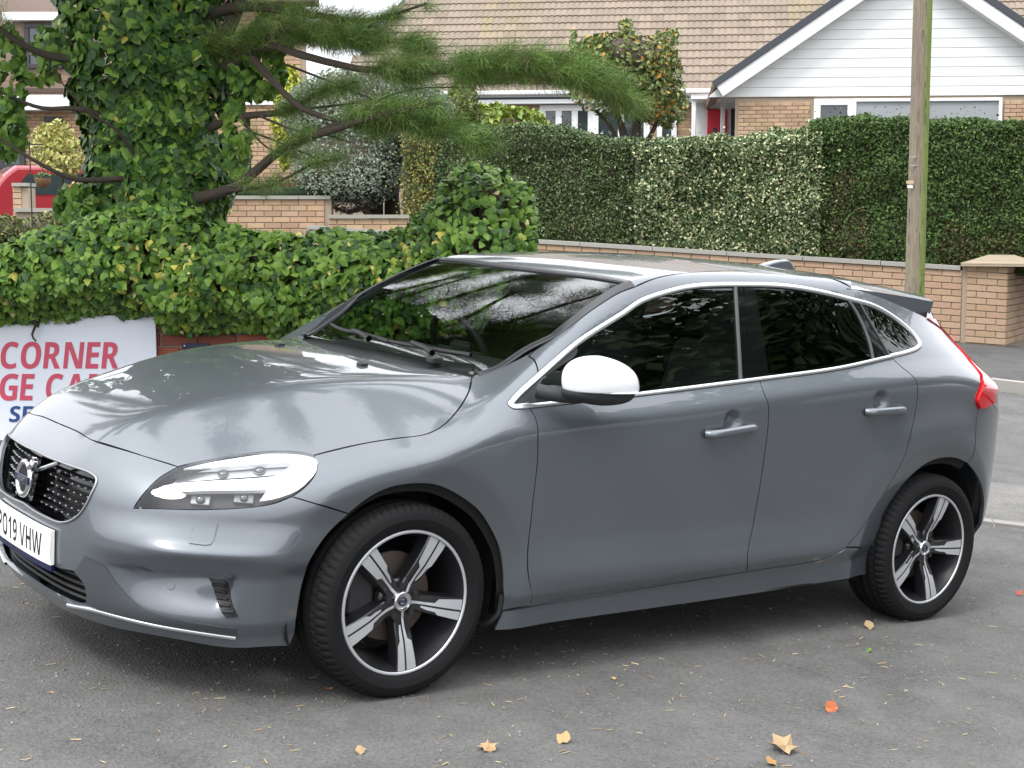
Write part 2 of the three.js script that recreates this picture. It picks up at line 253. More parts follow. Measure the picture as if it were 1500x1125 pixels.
function smooth(seg, n = 6) { if (seg.length < 3) return seg.slice(); const c = new THREE.CatmullRomCurve3(seg, false, 'centripetal'); return c.getPoints((seg.length - 1) * n); }
function outline(segs, n) { const r = []; for (const s of segs) for (const p of smooth(s, n)) if (!r.length || r[r.length - 1].distanceTo(p) > .002) r.push(p); while (r[0].distanceTo(r[r.length - 1]) < .002) r.pop(); return r; }
const rev = s => s.slice().reverse(), mir = s => s.map(p => v(p.x, p.y, -p.z));
function inside(P, x, y) { let c = false; for (let i = 0, j = P.length - 1; i < P.length; j = i++) { const [a, b] = P[i], [e, f] = P[j]; if ((b > y) !== (f > y) && x < (e - a) * (y - b) / (f - b) + a) c = !c; } return c; }
function clip(P, x0, y0, x1, y1) {
  const cut = (Q, ax, val, sg) => { const R = []; for (let i = 0; i < Q.length; i++) { const a = Q[i], b = Q[(i + 1) % Q.length], da = (a[ax] - val) * sg, db = (b[ax] - val) * sg; if (da >= 0) R.push(a); if ((da > 0 && db < 0) || (da < 0 && db > 0)) { const t = da / (da - db); R.push([a[0] + (b[0] - a[0]) * t, a[1] + (b[1] - a[1]) * t]); } } return R; };
  return cut(cut(cut(cut(P, 0, x0, 1), 0, x1, -1), 1, y0, 1), 1, y1, -1);
}
function panel(segs, map, { step = .02, off = 0, gap = .0024, rim = .014, n = 6, level = off, uv = null } = {}) {
  const line = outline(segs, n); let P = line.map(map.to), area = 0;
  for (let i = 0; i < P.length; i++) { const a = P[i], b = P[(i + 1) % P.length]; area += a[0] * b[1] - a[1] * b[0]; }
  if (area < 0) P.reverse();
  P = P.filter((p, i) => { const q = P[(i + 1) % P.length]; return Math.hypot(p[0] - q[0], p[1] - q[1]) > .0008; });
  if (gap) P = P.map((p, i) => { const a = P[(i + P.length - 1) % P.length], b = P[(i + 1) % P.length]; let nx = -(b[1] - a[1]), ny = b[0] - a[0]; const l = Math.hypot(nx, ny) || 1; return [p[0] + nx / l * gap, p[1] + ny / l * gap]; });
  const xs = P.map(p => p[0]), ys = P.map(p => p[1]), X0 = Math.min(...xs), X1 = Math.max(...xs), Y0 = Math.min(...ys), Y1 = Math.max(...ys);
  const nx = Math.ceil((X1 - X0) / step), ny = Math.ceil((Y1 - Y0) / step), sx = (X1 - X0) / nx, sy = (Y1 - Y0) / ny;
  const edge = new Set();
  for (let i = 0; i < P.length; i++) { const a = P[i], b = P[(i + 1) % P.length], k = Math.ceil(Math.hypot(a[0] - b[0], a[1] - b[1]) / step * 4) + 1; for (let t = 0; t <= k; t++) { const gx = (a[0] + (b[0] - a[0]) * t / k - X0) / sx, gy = (a[1] + (b[1] - a[1]) * t / k - Y0) / sy; for (const ex of [-.02, .02]) for (const ey of [-.02, .02]) edge.add(Math.floor(gx + ex) + ',' + Math.floor(gy + ey)); } }
  const pos = [], nor = [], uvs = [], cache = new Map(), g = v(0, 0, 0);
  const vert = (a, b) => { const k = a.toFixed(5) + ',' + b.toFixed(5); let r = cache.get(k); if (!r) { const p = cast(map, a, b, level); gradF(p.x, p.y, p.z, g); r = [p.x, p.y, p.z, g.x, g.y, g.z]; cache.set(k, r); } return r; };
  const push = r => { pos.push(r[0], r[1], r[2]); nor.push(r[3], r[4], r[5]); if (uv) uvs.push(...uv(r)); else uvs.push(r[0], r[1]); };
  for (let i = 0; i < nx; i++) for (let j = 0; j < ny; j++) {
    const x0 = X0 + i * sx, y0 = Y0 + j * sy;
    if (edge.has(i + ',' + j)) {
      let Q = clip(P, x0, y0, x0 + sx, y0 + sy); Q = Q.filter((p, a) => { const q = Q[(a + 1) % Q.length]; return Math.hypot(p[0] - q[0], p[1] - q[1]) > 1e-6; });
      if (Q.length < 3) continue;
      for (const [a, b, c] of THREE.ShapeUtils.triangulateShape(Q.map(q => new THREE.Vector2(q[0], q[1])), [])) for (const k of [a, b, c]) push(vert(...Q[k]));
    } else if (inside(P, x0 + sx / 2, y0 + sy / 2)) {
      const q = [vert(x0, y0), vert(x0 + sx, y0), vert(x0 + sx, y0 + sy), vert(x0, y0 + sy)];
      for (const k of [0, 1, 2, 0, 2, 3]) push(q[k]);
    }
  }
  if (rim) {                                                       // folded edge
    const E = P.map(p => vert(...p));
    for (let i = 0; i < E.length; i++) {
      const a = E[i], b = E[(i + 1) % E.length], in_ = r => [r[0] - r[3] * rim, r[1] - r[4] * rim, r[2] - r[5] * rim];
      const c = in_(a), d = in_(b), t = v(b[0] - a[0], b[1] - a[1], b[2] - a[2]).cross(v(a[3], a[4], a[5])).normalize();
      for (const q of [a, c, b, b, c, d]) { pos.push(q[0], q[1], q[2]); nor.push(t.x, t.y, t.z); uvs.push(0, 0); }
    }
  }
  const G = new THREE.BufferGeometry();
  G.setAttribute('position', new THREE.Float32BufferAttribute(pos, 3)); G.setAttribute('normal', new THREE.Float32BufferAttribute(nor, 3)); G.setAttribute('uv', new THREE.Float32BufferAttribute(uvs, 2));
  return facing(G);
}
function facing(G) {                                               // wind each face the way its normals point
  const p = G.attributes.position, n = G.attributes.normal, u = G.attributes.uv, a = v(0, 0, 0), b = v(0, 0, 0), c = v(0, 0, 0), m = v(0, 0, 0);
  for (let i = 0; i < p.count; i += 3) {
    a.fromBufferAttribute(p, i); b.fromBufferAttribute(p, i + 1).sub(a); c.fromBufferAttribute(p, i + 2).sub(a); m.fromBufferAttribute(n, i);
    if (b.cross(c).dot(m) < 0) for (const q of [p, n, u]) for (let k = 0; k < q.itemSize; k++) { const t = q.getComponent(i + 1, k); q.setComponent(i + 1, k, q.getComponent(i + 2, k)); q.setComponent(i + 2, k, t); }
  }
  return G;
}
function mirrored(g) { const m = plain(g.clone()); for (const k of ['position', 'normal']) { const a = m.attributes[k]; for (let i = 0; i < a.count; i++) a.setZ(i, -a.getZ(i)); } return facing(m); }
// a strip of trim that follows a line on the skin: width across, height above it
function strip(line, w, h, map, { n = 8, sink = .004, shift = 0 } = {}) {
  const L = smooth(line, n), pos = [], g = v(0, 0, 0), prof = [[-.5, -sink], [-.5, h * .55], [-.36, h * .9], [0, h], [.36, h * .9], [.5, h * .55], [.5, -sink]];
  const rows = L.map((p, i) => {
    const q = cast(map, ...map.to(p), 0), t = L[Math.min(i + 1, L.length - 1)].clone().sub(L[Math.max(i - 1, 0)]).normalize(); gradF(q.x, q.y, q.z, g);
    const s = g.clone().cross(t).normalize();
    return prof.map(([a, b]) => q.clone().addScaledVector(s, a * w + shift).addScaledVector(g, b));
  });
  const idx = [], m = prof.length; rows.flat().forEach(p => pos.push(p.x, p.y, p.z));
  for (let i = 0; i + 1 < rows.length; i++) for (let j = 0; j + 1 < m; j++) { const a = i * m + j; idx.push(a, a + 1, a + m, a + 1, a + m + 1, a + m); }
  const G = new THREE.BufferGeometry(); G.setAttribute('position', new THREE.Float32BufferAttribute(pos, 3)); G.setIndex(idx); G.computeVertexNormals(); return G;
}
// ============ the parked car ============
const flake = dataTex(256, (x, y) => { const a = .5 + .5 * (tnoise(x, y, 128, 3) - .5), b = .5 + .5 * (tnoise(x, y, 128, 9) - .5); return [a, b, 1]; });
const PAINT = phys(.11, .124, .139, .38, { metalness: .45, clearcoat: 1, clearcoatRoughness: .015 });
const BLACK = std(.012, .012, .013, .5), GLOSS = phys(.004, .004, .0045, .06), RUBBER = phys(.01, .01, .0105, .8, { specularIntensity: .35 }), DARK = std(.02, .021, .022, .65), INNER = std(.006, .006, .006, .9), GREYP = std(.06, .063, .066, .55);
const CHROME = std(.72, .73, .74, .14, { metalness: 1 }), SATIN = std(.7, .71, .72, .3, { metalness: .9 }), SILVER = std(.62, .63, .65, .3, { metalness: .75 }), WHITE = phys(.8, .81, .82, .35, { clearcoat: 1, clearcoatRoughness: .05 });
const CLEAR = phys(1, 1, 1, 0, { transmission: 1, thickness: 0, ior: 1.5 }), WINDSCREEN = phys(.5, .57, .54, 0, { transmission: 1, thickness: 0, ior: 1.8 }), TINT = phys(.6, .68, .65, 0, { transmission: 1, thickness: 0, ior: 1.62 }), PRIVACY = phys(.05, .055, .055, 0, { transmission: 1, thickness: 0, ior: 1.62 });
const REDLENS = phys(.62, .015, .02, .06, { clearcoat: 1, clearcoatRoughness: .02 });
CV.wsSide[0].set(.402, 1.024, .62); CV.wsSide[1].set(.482, 1.046, .645); CV.wsSide[2].set(.578, 1.085, .655);
const car = thing('parked_car', 'grey metallic five-door hatchback with white mirror cap and two-tone five-spoke wheels', 'car', CARPOS);
car.quaternion.setFromRotationMatrix(CARROT);
const SIDE = flat(0, 0, -1), SLANT = flat(0, -.55, -.83), TOP = flat(0, -1, 0), FRONTTOP = flat(.35, -.85, -.4);
const both = (name, geo, mat, parent = car) => { put(name, geo, mat, parent); return put(name, mirrored(geo), mat, parent); };
const onSkin = (p, map = SIDE, off = 0) => cast(map, ...map.to(p), off);
const skinTop = (x, z, off = 0) => cast(TOP, ...TOP.to(v(x, 0, z)), off);

// --- bonnet, roof, windscreen ---
const z0Hood = skinTop(-.829, 0), hoodRearHalf = [CV.hoodGap[7], v(.33, 1, .46), v(.262, 1, .28), v(.225, 1, .1), v(.22, 1, 0)];
const bonnetHalf = [[z0Hood, skinTop(-.827, .15), ...CV.hoodFront], CV.lampTop, CV.hoodGap, hoodRearHalf];
put('bonnet', panel([...bonnetHalf, ...bonnetHalf.map(s => rev(mir(s))).reverse()], TOP), PAINT, car);
const wsTopHalf = [CV.wsTop[0], v(1.058, 1.36, .43), v(1.042, 1.37, .2), v(1.037, 1.37, 0)];
const roofEnd = [CV.roofLine[5], v(2.42, 1.4, .45), v(2.5, 1.42, .2), v(2.52, 1.42, 0)];
const roofHalf = [rev(wsTopHalf), CV.roofLine, roofEnd];
put('roof', panel([...roofHalf, ...roofHalf.map(s => rev(mir(s))).reverse()], TOP), PAINT, car);
// --- side panels ---
const doorLowF = [CV.frontGap[6], CV.sillTop[1], CV.sillTop[2]].slice(0, 1), sillTop = CV.sillTop;
both('front_wing', panel([CV.lampRear, CV.bumperGap, CV.archFront, [sillTop[0], sillTop[1]], rev(CV.frontGap), CV.dloTip, rev(CV.aGap), [CV.wsSide[2], CV.wsSide[1], CV.wsSide[0]], [CV.hoodGap[7]], rev(CV.hoodGap)], SLANT, { step: .014 }), PAINT);
const frontDoor = put('front_door', panel([CV.frontGap, [sillTop[1], sillTop[2]], rev(CV.bGap), [CV.belt[3], CV.belt[2], CV.belt[1], CV.belt[0]]], SIDE, { step: .013 }), PAINT, car);
const rearDoor = put('rear_door', panel([CV.bGap, [sillTop[2], sillTop[3], sillTop[4]], rev(CV.rGap), [CV.belt[5], CV.belt[4], CV.belt[3]]], SIDE, { step: .013 }), PAINT, car);
put('front_door', mirrored(frontDoor.geometry), PAINT, car); put('rear_door', mirrored(rearDoor.geometry), PAINT, car);
const rearSill = v(2.28, .315, .88);
both('side_frame', panel([CV.aGap, CV.dloTop, CV.rGap, [CV.rGap[9], CV.archRear[0]], CV.archRear, rev(CV.rearGap), rev(CV.lightFront), rev(CV.hatchGap), rev(CV.roofLine), rev(CV.wsSide.slice(2))], SLANT), PAINT);
both('sill', panel([sillTop, [CV.rGap[9], CV.rGap[9].clone().lerp(CV.archRear[0], .3).add(v(0, .012, 0)), CV.archRear[0].clone().add(v(0, .012, 0))], [CV.archRear[0].clone().add(v(0, .012, 0)), CV.sillBottom[4]], rev(CV.sillBottom), [CV.sillBottom[0], sillTop[0]]], SIDE, { level: .004 }), PAINT);
// --- bumper, with the grille and the air intake left open ---
const gTop0 = v(-.903, .675, 0), gBot0 = v(-.93, .503, 0), grilleHalf = [[gTop0, CV.grille[0], CV.grille[1], CV.grille[2]], CV.grille.slice(2, 5), CV.grille.slice(4, 8), [CV.grille[7], CV.grille[8], CV.grille[9], v(-.93, .498, .1), gBot0]];
const iTop0 = v(-.93, .352, 0), iBot0 = v(-.9, .245, 0), intakeHalf = [[iTop0, v(-.92, .352, .25), CV.intake[0]], CV.intake.slice(0, 4), [CV.intake[3], v(-.87, .25, .36), v(-.89, .246, .2), iBot0]];
const lip0 = v(-.87, .198, 0), lipLine = [CV.archNose[6], v(-.52, .18, .72), v(-.68, .196, .62), v(-.8, .2, .44), v(-.855, .198, .2), lip0];
const bumperHalf = [[z0Hood, skinTop(-.827, .15), ...CV.hoodFront], rev(CV.lampInner), rev(CV.lampBottom), CV.bumperGap, CV.archNose, lipLine, [lip0, iBot0], ...intakeHalf.map(rev).reverse(), [iTop0, gBot0], ...grilleHalf.map(rev).reverse(), [gTop0, z0Hood]];
{
  const b = panel(bumperHalf.map(s => s.map(p => Math.abs(p.z) < .001 ? v(p.x, p.y, -.0013) : p).map(p => F(p.x, p.y, p.z) > .004 || F(p.x, p.y, p.z) < -.004 ? cast(around, ...around.to(p), 0) : p)), nose, { step: .009, gap: .0012 });
  put('front_bumper', [b, mirrored(b)], PAINT, car);
}
// --- tail ---
const tailHalf = [CV.rearGap, CV.archTail, [CV.archTail[5], v(3.1, .24, .7), v(3.27, .24, .5), v(3.32, .24, 0)], [v(3.32, .24, 0), v(3.42, .62, 0)], [v(3.42, .62, 0), v(3.35, .72, .5), CV.lightOuter[7]], rev(CV.lightBottom)];
const REAR = { to: p => [Math.atan2(p.z, p.x - 2.2) * 1.1, p.y], ray: (a, b) => { const t = a / 1.1, d = v(-Math.cos(t), 0, -Math.sin(t)); return { o: v(2.2 - 1.9 * d.x, b, -1.9 * d.z), d, n: 1.8 }; } };
{ const b = panel(tailHalf, REAR); put('rear_bumper', [b, mirrored(b)], PAINT, car); }
{
  const gate = [rev(CV.lightOuter).slice(0, 8), [CV.lightOuter[0], v(2.86, 1.33, .5), v(2.95, 1.35, .2), v(2.97, 1.352, 0)], [v(2.97, 1.352, 0), v(3.2, 1.15, 0), v(3.42, .85, 0), v(3.42, .62, 0)], [v(3.42, .62, 0), v(3.35, .72, .5), CV.lightOuter[7]]];
  const b = panel(gate, REAR, { rim: 0, gap: 0 }); put('tailgate', [b, mirrored(b)], PAINT, car);
  const lens = panel([CV.lightFront, CV.lightBottom, rev(CV.lightOuter)], REAR, { step: .012, level: .012, rim: .03, gap: .001 });
  const tl = both('tail_light', lens, REDLENS);
  // spoiler: a blade that carries the roof line on past the tailgate
  const N = 14, M = 28, pos = [], idx = [], S = (a, b, under) => {
    const z = (b * 2 - 1), x0 = 2.53 - .33 * Math.abs(z) ** 3, x1 = 3.02 - .16 * z * z, x = x0 + (x1 - x0) * a, w = (.665 - .07 * a) * z;
    const y = cabinTop(x) - .07 * w * w - .028 * Math.abs(z) ** 5 - .012 * a + .014 * a * a;
    const hy = 1.387 - .213 * (x - 2.226) - .03, e = z ** 8; let yy = y - (under ? .004 + .055 * a ** 1.4 : 0); if (under && x > 2.2) yy = yy * (1 - e) + Math.min(yy, hy) * e; return [x - (under ? .03 * a : 0), yy, w * (under ? 1 - .012 * e : 1)];
  };
  const sheet = under => { const o = pos.length / 3; for (let i = 0; i <= N; i++) for (let j = 0; j <= M; j++) pos.push(...S(i / N, j / M, under)); for (let i = 0; i < N; i++) for (let j = 0; j < M; j++) { const q = o + i * (M + 1) + j; idx.push(q, q + 1, q + M + 1, q + 1, q + M + 2, q + M + 1); } return o; };
  const a = sheet(false), b2 = sheet(true);
  const g = new THREE.BufferGeometry(); g.setAttribute('position', new THREE.Float32BufferAttribute(pos.slice(), 3)); g.setIndex(idx.slice()); g.computeVertexNormals();
  const ep = [], ei = []; const ring = []; for (let j = 0; j <= M; j++) ring.push([N, j]); for (let i = N; i >= 0; i--) ring.push([i, M]); for (let i = 0; i <= N; i++) ring.push([i, 0]);
  ring.forEach(([i, j]) => { ep.push(...S(i / N, j / M, false), ...S(i / N, j / M, true)); }); for (let k = 0; k + 1 < ring.length; k++) if (k !== M && k !== M + N + 1) ei.push(2 * k, 2 * k + 1, 2 * k + 2, 2 * k + 1, 2 * k + 3, 2 * k + 2);
  const e = new THREE.BufferGeometry(); e.setAttribute('position', new THREE.Float32BufferAttribute(ep, 3)); e.setIndex(ei); const e2 = e.toNonIndexed(); e2.computeVertexNormals();
  put('spoiler', [g, e2], PAINT, car);
}
// roof aerial: a small fin
{
  const s = new THREE.Shape(); s.moveTo(0, 0); s.bezierCurveTo(.05, .018, .1, .03, .15, .033); s.bezierCurveTo(.168, .033, .18, .02, .195, 0); s.lineTo(0, 0);
  const g = new THREE.ExtrudeGeometry(s, { depth: .012, bevelEnabled: true, bevelThickness: .018, bevelSize: .008, bevelSegments: 3, curveSegments: 10 }); g.translate(2.38, 1.432, -.006);
  put('aerial_fin', g, PAINT, car);
}
// --- dark shell behind the panel gaps, floor, arch liners ---
{
  const o = { level: -.024, gap: -.006, rim: 0, step: .04 }, parts = [];
  for (const [s, m] of [[[CV.lampRear, CV.bumperGap, CV.archFront, [sillTop[0], sillTop[1]], rev(CV.frontGap), CV.dloTip, rev(CV.aGap), [CV.wsSide[2], CV.wsSide[1], CV.wsSide[0]], [CV.hoodGap[7]], rev(CV.hoodGap)], SLANT],
    [[CV.aGap, CV.dloTop, CV.rGap, [CV.rGap[9], CV.archRear[0]], CV.archRear, rev(CV.rearGap), rev(CV.lightFront), rev(CV.hatchGap), rev(CV.roofLine), rev(CV.wsSide.slice(2))], SLANT],
    [[CV.frontGap, [sillTop[1], sillTop[2], sillTop[3], sillTop[4]], rev(CV.rGap), rev(CV.belt)], SIDE], [[CV.lampTop, CV.hoodGap, hoodRearHalf, [v(.22, 1, 0), z0Hood], [z0Hood, skinTop(-.827, .15), ...CV.hoodFront]], TOP]]) { const g = panel(s, m, o); parts.push(g, mirrored(g)); }
  put('inner_shell', parts, INNER, car);
  put('underbody', [box(3.1, .1, 1.36, 1.45, .23, 0), box(1.75, .12, 1.66, 1.33, .26, 0), box(.62, .35, 1.02, -.42, .42, 0), box(.3, .4, 1.0, 3.05, .45, 0), box(.05, .64, 1.3, .42, .55, 0), box(.9, .4, 1.0, 0, .55, 0)], INNER, car);
}
for (const ax of [0, 2.647]) for (const s of [1, -1]) {
  const g = new THREE.CylinderGeometry(.392, .392, .3, 40, 1, true, -Math.PI * .62, Math.PI * 1.24).rotateX(Math.PI / 2).rotateZ(0);
  const a = new THREE.CircleGeometry(.4, 36); g.rotateZ(Math.PI);
  for (const q of [g, a]) { const P = q.attributes.position; for (let i = 0; i < P.count; i++) if (P.getY(i) < -.13) P.setY(i, -.13); }
  const parts = [g.translate(ax, .315, (ax ? .66 : .655) * s), a.translate(ax, .315, .52 * s)];
  if (s > 0 && ax === 0) parts.push(taper([v(.405, .30, .84), v(.402, .23, .838), v(.37, .185, .8), v(.36, .18, .6)], .012, .012, 10, 6));
  put('wheel_arch_liner', parts, BLACK, car);
}
// --- glass ---
const wsBase = [v(.39, 1.012, 0), v(.392, 1.012, .2), v(.396, 1.013, .4), CV.wsSide[0]];
const cabOnly = { to: TOP.to, ray: TOP.ray };
{
  const half = [wsBase, CV.wsSide, wsTopHalf];
  const g = panel([...half, ...half.map(s => rev(mir(s))).reverse()], TOP, { level: -.004, rim: 0, gap: .001, step: .03 });
  put('windscreen', g, WINDSCREEN, car);
  const seal = (l, w, sh) => strip(l, w, .003, TOP, { shift: sh });
  const side = CV.wsSide.slice(0), frit = seal(side, .034, .015);
  put('windscreen_surround', [frit, mirrored(frit), seal([...wsTopHalf, ...rev(mir(wsTopHalf)).slice(1)], .03, .013)], std(.03, .031, .034, .25), car);
  const cowl = [hoodRearHalf, [hoodRearHalf[4], v(.425, 1.012, 0)], [v(.425, 1.012, 0), v(.43, 1.012, .2), v(.43, 1.013, .4), v(.42, 1.02, .615)]];
  const c = panel(cowl, TOP, { level: -.016, rim: 0, gap: 0, step: .03 });
  put('cowl_panel', [c, mirrored(c)], BLACK, car);
}
const D = CV.dloTop, B = CV.belt, glassOpt = { level: -.007, rim: 0, gap: .0005, step: .03 };
const mirTri = panel([CV.dloTip, [D[0], D[1]], rev(CV.mirTri)], SIDE, { level: -.004, rim: 0, gap: 0 });
both('mirror_base', mirTri, DARK);
both('front_side_window', panel([CV.mirTri, D.slice(1, 6), CV.fdGlassRear, [CV.fdGlassRear[2], B[2], B[1], B[0]]], SIDE, glassOpt), TINT);
both('pillar_trim', panel([CV.fdGlassRear, [B[3]], [v(1.56, 1.2, .76), D[6]]], SIDE, { level: -.005, rim: 0, gap: .002 }), GLOSS);
both('pillar_trim', panel([[D[6], v(1.56, 1.2, .76), B[3]], rev(CV.rdGlassFront)], SIDE, { level: -.005, rim: 0, gap: .002 }), GLOSS);
both('rear_side_window', panel([CV.rdGlassFront, [B[4]], rev(CV.rdGlassRear), [D[8], D[7]]], SIDE, glassOpt), PRIVACY);
both('pillar_trim', panel([CV.rdGlassRear, [B[5]], rev(CV.qGlassFront), [D[9]]], SIDE, { level: -.005, rim: 0, gap: .001 }), GLOSS);
both('quarter_window', panel([CV.qGlassFront, rev(D.slice(10))], SIDE, glassOpt), PRIVACY);
{
  const a = strip(B, .016, .005, SIDE, { shift: .008 }), b = strip([...CV.dloTip, ...D.slice(1)], .02, .005, SIDE, { shift: -.0095 });
  put('window_trim', [a, b], SATIN, car);
  const sl = strip([CV.fdGlassRear[0], CV.fdGlassRear[1], CV.fdGlassRear[2]], .014, .003, SIDE), s2 = strip(CV.rdGlassRear, .012, .003, SIDE), s3 = strip(CV.qGlassFront, .008, .003, SIDE);
  both('window_seal', [sl, s2, s3].map(plain).reduce((p, q) => mergeGeometries([p, q])), GREYP);
}
// --- headlight ---
for (const s of [1, -1]) {
  const f = g => s > 0 ? g : mirrored(g), lamp = new THREE.Group(); lamp.name = 'headlight'; car.add(lamp);
  const O = [CV.lampTop, CV.lampRear, CV.lampBottom, CV.lampInner];
  put('lamp_housing', f(panel(O, around, { level: -.06, rim: 0, gap: -.012, step: .02 })), std(.008, .008, .009, .4), lamp);
  put('light_guide', f(panel([CV.drl, CV.drlIn.slice(0, 2), CV.drlIn.slice(1, 5), CV.drlIn.slice(4, 6), CV.drlIn.slice(5, 10), CV.drlIn.slice(9, 11), CV.drlIn.slice(10)], around, { level: -.016, rim: .02, gap: 0, step: .012 })), phys(.86, .87, .88, .2, { clearcoat: 1 }), lamp);
  put('reflector', f(panel([[CV.drlIn[7], CV.drlIn[8], CV.drlIn[9]], [CV.drlIn[9], CV.drlIn[10], CV.drlIn[11], CV.drlIn[12], CV.drlIn[13]], [CV.drlIn[13], CV.drlIn[5]], [CV.drlIn[6], CV.drlIn[7]]], around, { level: -.045, rim: 0, gap: 0 })), std(.42, .44, .46, .35, { metalness: .6 }), lamp);
  for (const [i, r] of [[0, .014], [1, .016], [2, .014], [3, .013]]) {
    const p = CV.lens[i], q = cast(around, ...around.to(p), -.04), n = gradF(q.x, q.y, q.z, v(0, 0, 0)).clone(), g = new THREE.SphereGeometry(r, 18, 12).scale(1, 1, .6);
    const h = i < 2 ? new THREE.TorusGeometry(r * 1.1, r * .12, 8, 24) : new RoundedBoxGeometry(.062, .034, .014, 2, .005).translate(0, 0, -.012); const M = new THREE.Matrix4().lookAt(n, V0, v(0, 1, 0)).setPosition(q);
    put('lens', f(plain(g.applyMatrix4(M))), phys(.03, .032, .036, .08, { clearcoat: 1 }), lamp); put('lens_ring', f(plain(h.applyMatrix4(M))), std(.16, .165, .17, .3, { metalness: .7 }), lamp);
  }
  put('lamp_cover', f(panel(O, around, { level: -.001, rim: 0, gap: .002, step: .014 })), CLEAR, lamp);
}
// --- grille, plate, intake, lower bumper ---
{
  const grille = new THREE.Group(); grille.name = 'grille'; car.add(grille);
  const gl = { to: around.to, ray: around.ray }, pg = panel(grilleHalf.concat([[gBot0, gTop0]]), around, { level: -.045, rim: -.04, gap: 0 });
  put('grille_panel', [pg, mirrored(pg)], GLOSS, grille);
  const half = grilleHalf.flat().filter((p, i, a) => !i || p.distanceTo(a[i - 1]) > .003), st = strip(half, .0075, .005, around, { n: 5 });
  put('grille_frame', [st, mirrored(st)], std(.32, .32, .33, .3, { metalness: .9 }), grille);
  const P = outline(grilleHalf.concat([[gBot0, gTop0]]), 6).map(p => [Math.abs(p.z), p.y]), bars = [], studs = [];
  for (let r = 0; r < 7; r++) for (let c = -10; c <= 10; c++) {
    const z = (c + (r % 2) * .5) * .041, y = .514 + r * .0245;
    if (!inside(P, Math.abs(z), y) || !inside(P, Math.abs(z) + .012, y) || Math.hypot(z, (y - .588)) < .064) continue;
    const p = cast(around, ...around.to(v(-.9, y, z)), -.03), t = Math.atan2(p.z, .45 - p.x);
    studs.push(new THREE.CapsuleGeometry(.0034, .009, 3, 6).rotateX(Math.PI / 2).rotateY(-t).translate(p.x, p.y, p.z));
    bars.push(box(.03, .006, .041).rotateY(-t).translate(p.x + .018, p.y, p.z));
  }
  stuff(put('grille_stud', studs, std(.3, .31, .32, .3, { metalness: .9 }), grille)); stuff(put('grille_bar', bars, BLACK, grille));
  const bar = (a, b) => { const p = cast(around, ...around.to(a), -.012), q = cast(around, ...around.to(b), -.012); return tube([p, p.clone().lerp(q, .5), q], .0075, 6, 6); };
  for (const [a, b] of [[v(-.9, .667, .165), v(-.9, .625, .05)], [v(-.9, .515, -.12), v(-.9, .55, -.05)]]) put('grille_sash', bar(a, b), SATIN, grille);
  const nose = cast(around, 0, .587, .008), bd = new THREE.Group(); bd.name = 'badge'; bd.position.copy(nose); bd.rotation.set(0, -Math.PI / 2, 0); bd.rotateX(-.08); car.add(bd);
  put('badge_ring', [new THREE.TorusGeometry(.053, .0105, 10, 44), new THREE.CylinderGeometry(.011, .011, .03, 8).rotateZ(-Math.PI / 4).translate(.05, .05, .002), box(.034, .012, .014, .066, .064, 0, .003), box(.012, .034, .014, .066, .064, 0, .003)], CHROME, bd);
  put('badge_disc', new THREE.CylinderGeometry(.05, .05, .006, 30).rotateX(Math.PI / 2), GLOSS, bd);
  put('badge_bar', box(.124, .026, .008, 0, 0, .008, .003), std(.008, .01, .035, .3), bd);
  const tg = new TextGeometry('VOLVO', { font, size: .0125, depth: .002, curveSegments: 4 }); tg.computeBoundingBox(); tg.translate(-tg.boundingBox.max.x / 2, -.0062, .0125); put('badge_lettering', tg, CHROME, bd);
  // number plate
  const pl = new THREE.Group(); pl.name = 'number_plate'; car.add(pl);
  const tex = canvasTex(1024, 224, (c, w, h) => { c.fillStyle = '#f1f2ee'; c.fillRect(0, 0, w, h); c.fillStyle = '#0c0d14'; c.save(); c.translate(w / 2, h * .86); c.scale(1.02, 1.32); c.font = 'bold 158px sans-serif'; c.textAlign = 'center'; c.fillText('PO19 VHW', 0, 0); c.restore(); });
  const rect = (y0, y1, w) => [[v(-.93, y1, 0), v(-.93, y1, w / 2), v(-.92, y1, w)], [v(-.92, y0, w), v(-.93, y0, w / 2), v(-.93, y0, 0)], [v(-.93, y0, -.001), v(-.93, y0, -w / 2), v(-.92, y0, -w)], [v(-.92, y1, -w), v(-.93, y1, -w / 2), v(-.93, y1, -.001)]];
  put('plate_face', panel(rect(.3585, .4695, .26), around, { level: .013, rim: .012, gap: 0, uv: r => [(r[2] + .26) / .52, (r[1] - .3585) / .111] }), std(1, 1, 1, .35, { map: tex }), pl);
  put('plate_holder', panel(rect(.338, .3565, .26), around, { level: .012, rim: .012, gap: 0 }), std(.007, .01, .05, .35), pl);
  // air intake
  const ip = panel(intakeHalf.concat([[iBot0, iTop0]]), around, { level: -.075, rim: -.07, gap: 0 });
  put('air_intake', [ip, mirrored(ip)], BLACK, car);
  for (let k = 0; k < 4; k++) { const y = .262 + k * .024, pts = []; for (let i = -10; i <= 10; i++) pts.push(cast(around, ...around.to(v(-.9, y, i * .0385)), -.03)); put('intake_slat', tube(pts, .0065, 30, 6), DARK, car); }
  const w = panel([[CV.intake[0], CV.wing[1]], CV.wing.slice(1), CV.wingLow, [CV.wingLow[4], CV.intake[2]], [CV.intake[2], CV.intake[1], CV.intake[0]]], around, { level: .003, rim: .01, gap: 0, step: .014 });
  both('bumper_insert', w, std(.06, .066, .072, .5, { metalness: .2 }));
  const lp = strip(CV.lip, .013, .007, around, { n: 8 }); both('bumper_lip', plain(lp), SILVER);
  const sl = panel([CV.slot.slice(0, 2), CV.slot.slice(1, 4), CV.slot.slice(3, 5), [CV.slot[4], CV.slot[5], CV.slot[0]]], around, { level: .003, rim: .008, gap: 0, step: .012 });
  both('fog_vent', sl, BLACK);
